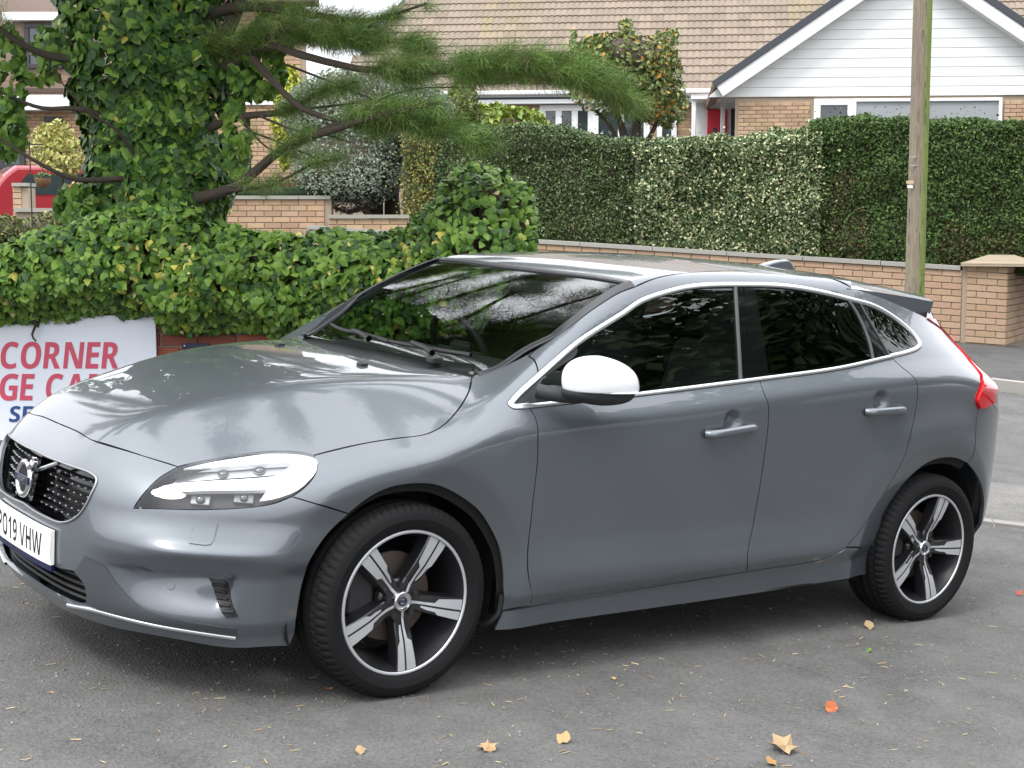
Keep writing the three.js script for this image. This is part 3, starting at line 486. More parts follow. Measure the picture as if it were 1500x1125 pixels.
  for (let k = 1; k < 6; k++) { const t = k / 6, a = CV.slot[0].clone().lerp(CV.slot[4], t), b = CV.slot[1].clone().lerp(CV.slot[3], t), pts = [0, .5, 1].map(q => { const p = a.clone().lerp(b, q); return cast(around, ...around.to(p), .006); }); both('vent_slat', plain(tube(pts, .004, 6, 5)), DARK); }
  both('washer_cover', panel([CV.washer.slice(0, 2), CV.washer.slice(1, 3), CV.washer.slice(2, 5), CV.washer.slice(4, 6), [CV.washer[5], CV.washer[0]]], around, { level: .0035, rim: .006, gap: 0, n: 3, step: .012 }), PAINT);
  const sp = CV.sensor[0], sq = cast(around, ...around.to(sp), .002), sn = gradF(sq.x, sq.y, sq.z, v(0, 0, 0)).clone();
  both('parking_sensor', plain(new THREE.CylinderGeometry(.011, .012, .006, 20).applyMatrix4(new THREE.Matrix4().makeRotationX(Math.PI / 2)).applyMatrix4(new THREE.Matrix4().lookAt(sn, V0, v(0, 1, 0)).setPosition(sq))), PAINT);
}
// --- mirrors (folded back along the door), handles, wipers ---
for (const s of [1]) {
  const f = g => s > 0 ? g : mirrored(g), mr = new THREE.Group(); mr.name = 'door_mirror'; car.add(mr);
  const blob = (c, r, fn) => { const g = new THREE.SphereGeometry(1, 40, 28), p = g.attributes.position; for (let i = 0; i < p.count; i++) { let x = p.getX(i), y = p.getY(i), z = p.getZ(i); const n = 2.5, k = 1 / Math.pow(Math.abs(x) ** n + Math.abs(y) ** n + Math.abs(z) ** n, 1 / n); [x, y, z] = fn(x * k, y * k, z * k); p.setXYZ(i, c.x + x * r.x, c.y + y * r.y, c.z + z * r.z); } g.computeVertexNormals(); return g; };
  put('mirror_cap', f(plain(blob(v(.665, 1.032, .955), v(.152, .092, .075), (x, y, z) => [x - .1 * y, Math.max(y, -.28) - .22 * Math.max(0, x) * (y > 0 ? y : 0), z * (1 - .15 * Math.max(0, y))]))), WHITE, mr);
  put('mirror_housing', f(plain(blob(v(.662, 1.002, .952), v(.146, .046, .07), (x, y, z) => [x, Math.min(y, .1) * (1 - .25 * Math.max(0, -x)), z * .97]))), DARK, mr);
  put('mirror_arm', f(plain(taper([v(.475, .99, .85), v(.53, .984, .9), v(.6, .982, .935)], .026, .024, 10, 10))), DARK, mr);
  put('indicator', f(plain(blob(v(.705, 1.006, .967), v(.112, .006, .066), (x, y, z) => [x, y, z]))), phys(.75, .75, .76, .1, { clearcoat: 1 }), mr);
}
for (const [line, door] of [[CV.handleF, 'front'], [CV.handleR, 'rear']]) for (const s of [1, -1]) {
  const [a, m, b] = line, base = v(0, 0, .887).z, g = taper([v(a.x + .008, a.y, base + .004), v(a.x + .022, a.y + .002, base + .026), v(m.x, (a.y + b.y) / 2 + .002, base + .036), v(b.x - .03, b.y, base + .03), v(b.x - .008, b.y, base + .004)], .0165, .0165, 24, 12);
  g.translate(0, 0, 0); const G = s > 0 ? g : mirrored(g), host = car.children.filter(c => c.name === door + '_door')[s > 0 ? 0 : 1]; put('handle', G, PAINT, host);
}
{
  const w = (pts, r) => { const L = pts.map(([x, z, h]) => skinTop(x, z, h)); return taper(L, r, r * .8, 16, 6); };
  put('wiper', [w([[.47, .47, .018], [.455, .3, .018], [.445, .1, .018], [.44, -.1, .018]], .009), w([[.4, .33, .03], [.425, .25, .03], [.45, .12, .026]], .012), box(.05, .03, .05, .405, 1.03, .34, .01)], BLACK, car);
  put('wiper', [w([[.44, -.02, .018], [.455, -.2, .018], [.46, -.4, .018], [.48, -.52, .018]], .009), w([[.4, -.1, .03], [.43, -.2, .03], [.452, -.3, .026]], .012)], BLACK, car);
  for (const z of [.3, -.3]) { const p = skinTop(.13, z, .004); put('washer_jet', box(.03, .012, .035, p.x, p.y, p.z, .004), BLACK, car); }
}
// --- cabin ---
{
  const cloth = std(.02, .02, .021, .9);
  put('dashboard', [box(.5, .14, 1.32, .74, .93, 0, .05), box(.2, .3, 1.3, .62, .8, 0, .04)], std(.018, .018, .019, .7), car);
  for (const z of [.36, -.36]) { const st = new THREE.Group(); st.name = 'front_seat'; car.add(st); put('backrest', box(.16, .62, .5, 0, 0, 0, .06).rotateZ(-.32).translate(1.75, .82, z), cloth, st); put('cushion', box(.52, .16, .5, 1.48, .5, z, .06), cloth, st); put('headrest', box(.1, .19, .27, 0, 0, 0, .04).rotateZ(-.25).translate(1.88, 1.2, z), cloth, st); }
  put('rear_seat', [box(.18, .62, 1.2, 0, 0, 0, .06).rotateZ(-.3).translate(2.62, .82, 0), box(.5, .16, 1.2, 2.35, .5, 0, .06)], cloth, car);
  const wheel = new THREE.TorusGeometry(.185, .016, 10, 40).rotateY(Math.PI / 2).rotateZ(.45).translate(1.02, .98, -.36);
  put('steering_wheel', [wheel, box(.04, .1, .14, 1.02, .98, -.36, .02), box(.02, .03, .34, 1.02, .98, -.36)], BLACK, car);
  put('interior_mirror', box(.04, .06, .22, 1.07, 1.29, 0, .015), BLACK, car);
  put('headlining', panel([[CV.roofLine[0], CV.roofLine[2], CV.roofLine[4], v(2.6, 1.38, .5)], [v(2.6, 1.38, .5), v(2.7, 1.4, 0), v(2.6, 1.38, -.5)], [v(2.6, 1.38, -.5), ...mir([CV.roofLine[4], CV.roofLine[2], CV.roofLine[0]])], [CV.roofLine[0]]].slice(0, 3), TOP, { level: -.03, rim: 0, gap: 0, step: .08 }), std(.15, .15, .15, .9), car);
}
// --- wheels ---
{
  const tyreProfile = [[.236, .092], [.24, .1], [.25, .1065], [.262, .1105], [.27, .112], [.272, .1135], [.276, .1135], [.278, .112], [.288, .1105], [.298, .106], [.305, .1], [.311, .092], [.3145, .083], [.3165, .072], [.317, .07], [.3095, .068], [.3095, .06], [.3178, .058], [.3185, .04], [.3188, .03], [.311, .028], [.311, .02], [.319, .018], [.319, 0]];
  const full = [...tyreProfile, ...tyreProfile.slice(0, -1).reverse().map(([r, z]) => [r, -z])], SEG = 360, m = full.length;
  const tp = [], ti = [], tu = [];
  for (let i = 0; i <= SEG; i++) for (let j = 0; j < m; j++) {
    let [r, z] = full[j]; const k = i % 5, az = Math.abs(z);
    if (az > .07 && az < .103 && r > .3 && k < 1) r -= .0075;                          // shoulder grooves
    if (az > .03 && az < .06 && r > .315 && (i + (z > 0 ? 2 : 0)) % 5 === 0) r -= .004;
    const t = i / SEG * 2 * Math.PI; tp.push(r * Math.cos(t), Math.max(-.312, r * Math.sin(t)), z); tu.push(i / SEG * 8, j / m);
  }
  for (let i = 0; i < SEG; i++) for (let j = 0; j + 1 < m; j++) { const a = i * m + j; ti.push(a, a + m, a + 1, a + 1, a + m, a + m + 1); }
  const tyre = new THREE.BufferGeometry(); tyre.setAttribute('position', new THREE.Float32BufferAttribute(tp, 3)); tyre.setAttribute('uv', new THREE.Float32BufferAttribute(tu, 2)); tyre.setIndex(ti); tyre.computeVertexNormals();
  const lathe = (pr, seg = 96) => new THREE.LatheGeometry(pr.map(([r, z]) => new THREE.Vector2(r, z)), seg).rotateX(Math.PI / 2);
  const lip = lathe([[.2265, .094], [.2275, .1], [.2345, .1005], [.2375, .097], [.239, .09]]), barrel = lathe([[.2265, .096], [.222, .08], [.212, .05], [.206, 0], [.206, -.1]]);
  // spoke: a dark casting with two bright machined faces
  const RIMDARK = phys(.012, .012, .013, .3, { clearcoat: .6, clearcoatRoughness: .15 }), BARREL = std(.016, .016, .018, .4);
  const faceZ = r => .088 - .018 * Math.exp(-(((r - .06) / .05) ** 2)) + .006 * sst(.1, .22, r);
  const cast_ = (rows) => { const p = [], id = []; rows.forEach(([r, a, b, dz, depth]) => { const z = faceZ(r) + dz; for (const [y, zz] of [[a - .006, z - depth], [a, z - .004], [a + .003, z], [b - .003, z], [b, z - .004], [b + .006, z - depth]]) p.push(r, y, zz); }); for (let i = 0; i + 1 < rows.length; i++) for (let j = 0; j < 5; j++) { const q = i * 6 + j; id.push(q, q + 6, q + 1, q + 1, q + 6, q + 7); } for (const i of [0, rows.length - 1]) { const q = i * 6; id.push(q, q + 1, q + 5, q + 1, q + 4, q + 5, q + 1, q + 2, q + 4, q + 2, q + 3, q + 4); } const g = new THREE.BufferGeometry(); g.setAttribute('position', new THREE.Float32BufferAttribute(p, 3)); g.setIndex(id); const n = g.toNonIndexed(); n.computeVertexNormals(); return n; };
  const dark = cast_([[.03, -.03, .03, -.006, .04], [.07, -.026, .026, -.005, .04], [.11, -.03, .03, -.003, .04], [.15, -.032, .032, -.003, .045], [.19, -.034, .034, -.003, .05], [.2265, -.037, .037, -.003, .05]]);
  const face = (rows) => { rows = rows.map(([r, a, b]) => [r, a < -.004 ? a * 1.1 : a, b > .007 ? b * 1.1 : b]); const p = [], id = []; rows.forEach(([r, a, b]) => { const z = faceZ(r) - .0008; p.push(r, a, z, r, b, z); }); for (let i = 0; i + 1 < rows.length; i++) id.push(2 * i, 2 * i + 2, 2 * i + 1, 2 * i + 1, 2 * i + 2, 2 * i + 3); const g = new THREE.BufferGeometry(); g.setAttribute('position', new THREE.Float32BufferAttribute(p, 3)); g.setIndex(id); const n = g.toNonIndexed(); n.computeVertexNormals(); return n; };
  const fA = face([[.034, -.004, .006], [.06, -.003, .006], [.09, -.002, .006], [.122, -.0015, .008], [.134, -.0015, .0215], [.165, -.0015, .025], [.2, -.0015, .0285], [.2285, -.0015, .031]]);
  const fB = face([[.078, -.0115, -.0075], [.1, -.0165, -.008], [.128, -.018, -.008], [.142, -.0265, -.008], [.17, -.0285, -.008], [.2, -.031, -.008], [.2285, -.033, -.008]]);
  const MACHINED = std(.6, .61, .63, .42, { metalness: .6 });
  function wheel(turn) {
    const w = new THREE.Group(); w.name = 'wheel';
    put('tyre', tyre, RUBBER, w); put('rim_lip', lip, MACHINED, w); put('rim_barrel', barrel, BARREL, w);
    for (let k = 0; k < 5; k++) { const a = turn + k * 2 * Math.PI / 5; put('spoke', dark.clone().rotateZ(a), RIMDARK, w); put('spoke_face', [fA.clone().rotateZ(a), fB.clone().rotateZ(a)], MACHINED, w); const b = a + Math.PI / 5; put('wheel_bolt', new THREE.CylinderGeometry(.0105, .0115, .02, 6).rotateX(Math.PI / 2).translate(.054 * Math.cos(b), .054 * Math.sin(b), .068), std(.045, .047, .05, .4, { metalness: .6 }), w); }
    put('hub', [lathe([[0, .05], [.05, .05], [.07, .045], [.075, .02]], 40)], RIMDARK, w);
    put('hub_cap', [lathe([[.0, .078], [.022, .0785], [.026, .083], [.031, .082], [.034, .074], [.034, .05]], 40)], CHROME, w);
    put('hub_emblem', [new THREE.TorusGeometry(.0125, .003, 6, 24).translate(0, 0, .08), box(.03, .006, .004, 0, 0, .0805)], std(.02, .025, .05, .3), w);
    put('brake_disc', lathe([[.06, .0], [.075, .004], [.146, .004], [.148, -.01], [.146, -.022], [.07, -.022]], 60), std(.13, .105, .085, .5, { metalness: .6 }), w);
    put('brake_caliper', [box(.1, .16, .07, -.125, .03, -.005, .02)], std(.03, .03, .032, .6), w);
    return w;
  }
  for (const [x, s, t] of [[0, 1, 277], [2.647, 1, 286.5], [0, -1, 20], [2.647, -1, 50]]) { const w = wheel(t * Math.PI / 180); w.position.set(x, .312, .778 * s); if (s < 0) w.rotation.y = Math.PI; car.add(w); }
}
// ============ foliage ============
const view = p => { const d = p.clone().sub(EYE), z = d.dot(CAM[2]); return [750 + FOCAL * d.dot(CAM[0]) / z, 562.5 - FOCAL * d.dot(CAM[1]) / z]; };
const lin = pts => x => { if (x <= pts[0][0]) return pts[0][1]; for (let i = 1; i < pts.length; i++) if (x <= pts[i][0]) { const [a, b] = pts[i - 1], [c, d] = pts[i]; return b + (d - b) * (x - a) / (c - a); } return pts[pts.length - 1][1]; };
function bladeGeo(list) { const p = [], n = []; for (const t of list) p.push(...t); const g = new THREE.BufferGeometry(); g.setAttribute('position', new THREE.Float32BufferAttribute(p, 3)); g.computeVertexNormals(); return g; }
const fan = (P, c) => P.map((p, i) => [...c, ...p, ...P[(i + 1) % P.length]]);
const ivyLeaf = bladeGeo(fan([[0, -.42, -.05], [.3, -.5, -.1], [.56, -.2, -.1], [.36, .06, .0], [.3, .32, -.03], [0, .68, -.14], [-.3, .32, -.03], [-.36, .06, .0], [-.56, -.2, -.1], [-.3, -.5, -.1]], [0, -.05, .07]));
const smallLeaf = bladeGeo([[0, -.5, 0, .28, 0, .08, 0, .5, 0], [0, -.5, 0, 0, .5, 0, -.28, 0, .08]]);
const needleTuft = (() => { const L = []; for (let i = 0; i < 16; i++) { const t = i / 16, a = i * 2.4, x = Math.cos(a) * .55, z = Math.sin(a) * .55, y = t * .9 - .3; L.push([x * .04 - .012, y, z * .04, x * .04 + .012, y, z * .04, x, y + .42, z]); } return bladeGeo(L); })();
const Q = new THREE.Quaternion(), Q2 = new THREE.Quaternion(), ZA = v(0, 0, 1), M4 = new THREE.Matrix4(), YA = v(0, 1, 0);
const leafMat = (rough = .55) => new THREE.MeshStandardMaterial({ color: 0xffffff, roughness: rough, side: THREE.DoubleSide });
function foliage(parent, name, geo, mat, items) {                   // items: [position, facing, roll, size, [r, g, b], axis?]
  const m = new THREE.InstancedMesh(geo, mat, items.length), c = new THREE.Color();
  items.forEach(([p, f, roll, s, col, ax], i) => { Q.setFromUnitVectors(ax || ZA, f); Q2.setFromAxisAngle(ax || ZA, roll); m.setMatrixAt(i, M4.compose(p, Q.clone().multiply(Q2), typeof s === 'number' ? v(s, s, s) : s)); m.setColorAt(i, c.setRGB(...col)); });
  m.name = name; m.castShadow = m.receiveShadow = true; parent.add(m); return stuff(m);
}
const rdir = () => { const z = rr(-1, 1), a = rr(0, 6.283), r = Math.sqrt(1 - z * z); return v(r * Math.cos(a), r * Math.sin(a), z); };
const near = (n, k) => n.clone().addScaledVector(rdir(), k).normalize();
const mixc = (a, b, t) => a.map((q, i) => q + (b[i] - q) * t);
const vary = (c, k = .25) => { const f = 1 + rr(-k, k); return c.map(q => q * f); };

// ============ brickwork ============
const brickGeo = [0, 1, 2].map(k => { const g = new RoundedBoxGeometry(.215, .065, .05, 1, .004); return g; }), halfBrick = new RoundedBoxGeometry(.1025, .065, .05, 1, .004);
const brickTex = dataTex(128, (x, y) => { const a = .78 + .34 * tf(x, y, 8, 4, 3) + (tnoise(x, y, 64, 5) > .86 ? -.18 : 0); return [a, a * .985, a * .965]; });
const brickMats = (cols) => cols.map(c => std(...c, .85, { map: brickTex }));
const TAN = brickMats([[.44, .305, .2], [.47, .33, .22], [.41, .28, .18], [.48, .335, .235], [.44, .29, .2]]), RED = brickMats([[.26, .075, .045], [.3, .09, .05], [.2, .06, .04], [.33, .12, .07]]);
const mortarTan = std(.34, .27, .2, .95), mortarRed = std(.3, .26, .21, .95), STONE = std(.36, .35, .32, .9, { map: brickTex });
// bricks over a face: A lower corner, U along (may climb), N outward; show(p) picks the bricks that are single meshes
function bricks(parent, A, U, N, len, rows, mats, show, gauge = .075, skip) {
  const rest = [], q = new THREE.Quaternion().setFromRotationMatrix(new THREE.Matrix4().makeBasis(U, N.clone().cross(U).normalize(), N)), up = v(0, 1, 0); let count = 0;
  for (let r = 0; r < rows; r++) { let s = r % 2 ? .1125 : 0; if (r % 2) lay(r, .051, true); for (; s + .215 <= len + .002; s += .225) lay(r, s + .1075); if (len - s > .1) lay(r, s + .051, true); }
  function lay(r, s, half) {
    const p = A.clone().addScaledVector(U, s).addScaledVector(up, (r + .5) * gauge).addScaledVector(N, -.018 + rr(-.0015, .0015));
    if (skip && skip(p, s, r)) return;
    if (show && count < 290 && show(p)) { const m = put('brick', half ? halfBrick : brickGeo[0], mats[Math.floor(rnd() * mats.length)], parent); m.position.copy(p); m.quaternion.copy(q); count++; }
    else rest.push([p, half]);
  }
  if (rest.length) { const full = rest.filter(t => !t[1]), im = new THREE.InstancedMesh(brickGeo[0], mats[0], full.length); full.forEach(([p], i) => { im.setMatrixAt(i, M4.compose(p, q, v(1, 1, 1))); const k = rr(.8, 1.15); im.setColorAt(i, new THREE.Color(k, k * rr(.94, 1.02), k * rr(.9, 1.02))); }); im.name = 'brickwork'; im.castShadow = im.receiveShadow = true; parent.add(stuff(im));
    const h = rest.filter(t => t[1]); if (h.length) { const ih = new THREE.InstancedMesh(halfBrick, mats[1], h.length); h.forEach(([p], i) => ih.setMatrixAt(i, M4.compose(p, q, v(1, 1, 1)))); ih.name = 'brickwork'; parent.add(stuff(ih)); } }
}
function slab(A, U, N, len, y0, y1, t0, t1) {                       // a wall core along U, from t0 to t1 behind the face
  const p = [], f = (s, y, t) => A.clone().addScaledVector(U, s).add(v(0, y, 0)).addScaledVector(N, -t), c = [[0, y0, t0], [len, y0, t0], [len, y1, t0], [0, y1, t0], [0, y0, t1], [len, y0, t1], [len, y1, t1], [0, y1, t1]].map(a => f(...a));
  for (const [a, b, d, e] of [[0, 1, 2, 3], [5, 4, 7, 6], [1, 5, 6, 2], [4, 0, 3, 7], [3, 2, 6, 7], [4, 5, 1, 0]]) for (const k of [a, b, d, a, d, e]) p.push(c[k].x, c[k].y, c[k].z);
  const g = new THREE.BufferGeometry(); g.setAttribute('position', new THREE.Float32BufferAttribute(p, 3)); g.computeVertexNormals(); return plain(g);
}

// ============ far side of the road: pavement, garden wall, hedges, pole ============
const PHI = 15 * Math.PI / 180, WU = v(-Math.cos(PHI), .057, -Math.sin(PHI)).normalize(), WN = v(-Math.sin(PHI), 0, Math.cos(PHI)), WF = v(-Math.cos(PHI), 0, -Math.sin(PHI));
const pillarCorner = at(1472, 506, 17.5);
const carTop = lin([[640, 393], [720, 375], [900, 373], [1100, 386], [1250, 419], [1362, 447], [1400, 500], [1440, 560]]);
const seen = p => { const [x, y] = view(p); return x > 700 && x < 1530 && y < carTop(x) + 6; };
{
  const wall = thing('garden_wall', 'low tan brick garden wall with a flat-capped corner pillar in front of the tall hedges', 'wall', v(0, 0, 0));
  const A = pillarCorner, H = 12 * .075, pw = .5;
  const B = A.clone().addScaledVector(WU, pw).addScaledVector(WN, -.02);
  put('mortar', [slab(B.clone().addScaledVector(WF, -.03), WU, WN, 8.2, -.3, 11 * .075, .009, .2), slab(A.clone().addScaledVector(WF, .012), WU, WN, pw - .02, -.3, H, .009, .4)], mortarTan, wall);
  bricks(wall, B, WU, WN, 8, 11, TAN, seen);
  bricks(wall, A, WU, WN, pw, 12, TAN, seen);
  const RN = v(.866, 0, .5), RU = v(.5, 0, -.866);                    // the wall turns the corner at the pillar
  put('mortar', slab(A.clone().addScaledVector(RN, -.002), RU, RN, 2.6, -.3, 10.5 * .075, .009, .2), mortarTan, wall);
  bricks(wall, A.clone().addScaledVector(RU, .01), RU, RN, 2.5, 12, TAN, seen);
  for (let k = 0; k < 9; k++) { const g = slab(B.clone().addScaledVector(WU, .02 + k * .9), WU, WN, .892, 11 * .075 + .004, 11 * .075 + .05, -.03, .22); put('coping_stone', g, STONE, wall); }
  const cap = new THREE.CylinderGeometry(.2, .64, .1, 4, 1).rotateY(Math.PI / 4 - PHI), cb = new THREE.BoxGeometry(.9, .035, .9).rotateY(-PHI), c = A.clone().addScaledVector(WU, .06).addScaledVector(WN, -.36).add(v(0, H + .022, 0));
  put('pillar_cap', [cb.translate(c.x, c.y, c.z), cap.translate(c.x, c.y + .058, c.z)], std(.4, .33, .24, .85, { map: brickTex }), wall);
}
const asphaltTex = dataTex(1024, (x, y) => { const g = tnoise(x, y, 256, 2), f = tf(x, y, 12, 5, 8), s = tnoise(x, y, 512, 4); let a = .5 + .22 * (g - .5) + .3 * (f - .5) + .2 * (s - .5) + .16 * (tf(x, y, 3, 3, 21) - .5); if (tnoise(x, y, 200, 11) > .93) a += .18; return [a, a * .992, a * .98]; });
const asphaltBump = dataTex(1024, (x, y) => { const a = .5 * tnoise(x, y, 256, 2) + .5 * tnoise(x, y, 512, 4); return [a, a, a]; });
asphaltTex.repeat.set(.55, .55); asphaltBump.repeat.set(.55, .55);
const ASPHALT = (k, b) => std(.19 * k, .186 * k, .18 * k, .92, { map: asphaltTex, bumpMap: asphaltBump, bumpScale: b });
groundMesh.material = ASPHALT(1, .004);
{
  // lengthways strips follow the road; each is a sheet or step over the ground
  const R0 = at(1480, 580, 14.4), along = (o, s, w, h) => { const p = R0.clone().addScaledVector(WF, s).addScaledVector(WN, w); p.y = groundY(p.x, p.z) + h; return p; };
  const ribbon = (w0, w1, h, s0 = -14, s1 = 22, n = 60) => { const P = [], I = [], T = []; for (let i = 0; i <= n; i++) for (let j = 0; j <= 4; j++) { const p = along(0, s0 + (s1 - s0) * i / n, w0 + (w1 - w0) * j / 4, h); P.push(p.x, p.y, p.z); T.push(p.x, p.z); } for (let i = 0; i < n; i++) for (let j = 0; j < 4; j++) { const a = i * 5 + j; I.push(a, a + 1, a + 5, a + 1, a + 6, a + 5); } const g = new THREE.BufferGeometry(); g.setAttribute('position', new THREE.Float32BufferAttribute(P, 3)); g.setAttribute('uv', new THREE.Float32BufferAttribute(T, 2)); g.setIndex(I); g.computeVertexNormals(); return plain(g); };
  structure('pavement', ribbon(-.02, -3.6, .1), ASPHALT(.75, .003));
  structure('road', ribbon(4.3, .16, .004), ASPHALT(1.12, .004));
  const kerb = structure('kerb', ribbon(.02, -.02, .02), STONE);
  for (let k = 0; k < 30; k++) { const a = along(0, -6 + k * .915, .06, 0), b = along(0, -6 + (k + 1) * .915, .06, 0), u = b.clone().sub(a), l = u.length() - .008; u.normalize(); put('kerb_stone', slab(a, u, WN, l, -.1, .108, -.06, .07), STONE, kerb); }
  structure('crossover', ribbon(5.75, 4.3, .004), std(.3, .29, .275, .92, { map: asphaltTex, bumpMap: asphaltBump, bumpScale: .003 }));
  const edge = structure('edging', ribbon(5.85, 5.75, .004), STONE);
  for (let k = 0; k < 14; k++) { const a = along(0, -6 + k * .915, 5.8, 0), b = along(0, -6 + (k + 1) * .915, 5.8, 0), u = b.clone().sub(a), l = u.length() - .008; u.normalize(); put('edging_stone', slab(a, u, WN, l, -.1, .014, -.05, .05), std(.27, .262, .245, .9, { map: brickTex }), edge); }
}
// clipped hedges behind the wall
function hedge(name, label, s0, s1, back, top, bottom, thick, pick, n, size, mat, roundness = .12, lumps = .05) {
  const h = thing(name, label, 'hedge'), O = pillarCorner, pos = (s, y, t) => { const p = O.clone().addScaledVector(WF, s).addScaledVector(WN, -back - t); p.y = y; return p; };
  const L = s1 - s0, items = [], core = [];
  for (let i = 0; i < 12; i++) { const a = s0 + L * i / 12, b = s0 + L * (i + 1) / 12, y1 = top((a + b) / 2) - .1, g = slab(pos(a, 0, .12), WF, WN, b - a + .02, bottom((a + b) / 2), y1, 0, thick - .24); core.push(g); }
  put('branches', core, std(.075, .06, .042, 1), h);
  for (let i = 0; i < n; i++) {
    const s = s0 + L * rnd() + (rnd() < .12 ? rr(-.28, .28) : 0), T = top(s), b = bottom(s), H = T - b, q = rnd() * (H + thick * .8); let y, t, nn;
    if (q < H) { y = b + q; t = 0; nn = WN.clone(); } else { y = T; t = q - H; nn = v(0, 1, 0); }
    const e = Math.max(0, roundness - (T - y)) ; if (q < H) { t += e * e / roundness * .8; nn.add(v(0, e / roundness, 0)); } else if (t < roundness) { y -= (roundness - t) ** 2 / roundness * .6; nn.addScaledVector(WN, .6); }
    nn.normalize(); const bump = (rnd() < .006 ? rr(.05, .16) : 0) + lumps * 1.5 * (fbm(s * 2.3 + 5, y * 2.3, t * 2) - .5) * 3 + rr(-.07, .03);
    const p = pos(s, y, t).addScaledVector(nn, bump); p.y = Math.max(p.y, b - .05);
    items.push([p, near(nn, 1.3), rr(0, 6.28), size * rr(.65, 1.35), pick(s, y, T, rnd())]);
  }
  foliage(h, 'foliage', smallLeaf, mat, items); return h;
}
const hy = (px, py, d) => at(px, py, d).y, sOf = (px, back) => { let lo = -12, hi = 12; for (let k = 0; k < 40; k++) { const m = (lo + hi) / 2, p = pillarCorner.clone().addScaledVector(WF, m).addScaledVector(WN, -back); if (view(p)[0] > px) lo = m; else hi = m; } return lo; };
const hedgeTop = (list, back) => lin(list.map(([px, py]) => { const s = sOf(px, back), p = pillarCorner.clone().addScaledVector(WF, s).addScaledVector(WN, -back); return [s, hy(px, py, -p.z)]; }).sort((a, b) => a[0] - b[0]));
{
  const back = .3, b0 = s => pillarCorner.y + .57 * 0 + .8 + s * .057;
  const t1 = hedgeTop([[1640, 176], [1500, 176], [1400, 178], [1340, 172], [1260, 172], [1180, 184]], back);
  hedge('conifer_hedge', 'dense dark green conifer hedge with rusty patches, behind the pole and brick pillar', sOf(1660, back), sOf(1178, back), back, t1, b0, 1.5,
    (s, y, T, r) => { const f = fbm(s * 1.6, y * 1.6, 3); if (f > .6 && rnd() < .5) return vary(mixc([.12, .07, .03], [.05, .075, .02], r), .3); return vary(mixc([.045, .085, .02], [.09, .155, .03], r * r), .3); }, 60000, .042, leafMat(.8), .1, .05);
  const t2 = hedgeTop([[1200, 196], [1120, 196], [1040, 200], [980, 206], [920, 208]], back - .05);
  hedge('variegated_hedge', 'cream and green variegated hedge between the dark conifer hedge and the privet', sOf(1198, back), sOf(930, back), back - .1, t2, b0, 1.2,
    (s, y, T, r) => r < .33 + .3 * fbm(s * 2, y * 2, 7) - .15 ? vary([.42, .43, .24], .25) : vary(mixc([.04, .08, .02], [.1, .16, .05], rnd()), .3), 34000, .044, leafMat(.5), .2, .07);
  const t3 = hedgeTop([[960, 206], [900, 204], [860, 200], [830, 190], [760, 186], [690, 186], [600, 188]], back);
  hedge('privet_hedge', 'dark green privet hedge with a squared top, left of the variegated hedge', sOf(965, back), sOf(590, back), back, t3, b0, 1.3,
    (s, y, T, r) => s > sOf(640, back) && r < .5 ? vary([.3, .26, .06], .3) : r < .1 ? vary([.22, .25, .13], .3) : vary(mixc([.04, .072, .02], [.085, .14, .035], r), .3), 44000, .038, leafMat(.5), .12, .06);
}
{
  const d = 15.2, p = at(1339, 440, d); p.y = groundY(p.x, p.z); const q = at(1343, -260, d), len = q.y - p.y;
  const pole = thing('telegraph_pole', 'weathered wooden pole, green with moss down its right side, before the hedge', 'pole', p);
  const tex = canvasTex(256, 1024, (c, w, h) => { for (let x = 0; x < w; x++) { const a = x / w, m = .5 + .5 * Math.cos((a - .27) * 6.283), k = Math.max(0, Math.min(1, (m - .38) * 2.6)); for (let y = 0; y < h; y += 4) { const n = tnoise(a, y / h, 64, 2) * .5 + tnoise(a * 1, y / h * .12, 128, 9) * .8, mo = Math.max(0, Math.min(1, k + (n - .65) * .9)), cr = n > .95 ? .6 : 1; const g = [132 + 40 * (n - .6), 120 + 40 * (n - .6), 108 + 40 * (n - .6)], t = [112 + 50 * (n - .6), 132 + 45 * (n - .6), 58 + 30 * (n - .6)]; c.fillStyle = `rgb(${g.map((q, i) => Math.round((q + (t[i] - q) * mo) * cr)).join(',')})`; c.fillRect(x, y, 1, 4); } } });
  const g = new THREE.CylinderGeometry(.088, .098, len, 28, 24); { const P = g.attributes.position; for (let i = 0; i < P.count; i++) { const a = Math.atan2(P.getZ(i), P.getX(i)), y = P.getY(i), k = 1 + .05 * (tnoise((a / 6.283 + 1) % 1, .3, 16, 4) - .5) + .02 * Math.sin(y * 2); P.setX(i, P.getX(i) * k); P.setZ(i, P.getZ(i) * k); } g.computeVertexNormals(); }
  put('shaft', g.translate(0, len / 2, 0), std(.95, .95, .95, .9, { map: tex, bumpMap: tex, bumpScale: .012 }), pole); pole.rotation.z = -.001;
  const tagAt = (px, py, w, h, m, n) => { const t = at(px, py, d - .1).sub(p); put(n, box(w, h, .006, t.x, t.y, .094, .002), m, pole); };
  tagAt(1333, 267, .07, .03, std(.55, .42, .28, .6), 'tag'); tagAt(1333, 273.5, .055, .03, std(.7, .71, .7, .5), 'tag');
  for (const y of [242, 230]) { const t = at(1338, y, d - .1).sub(p); put('staple', box(.06, .008, .01, t.x, t.y, .092), std(.4, .4, .4, .5), pole); }
}
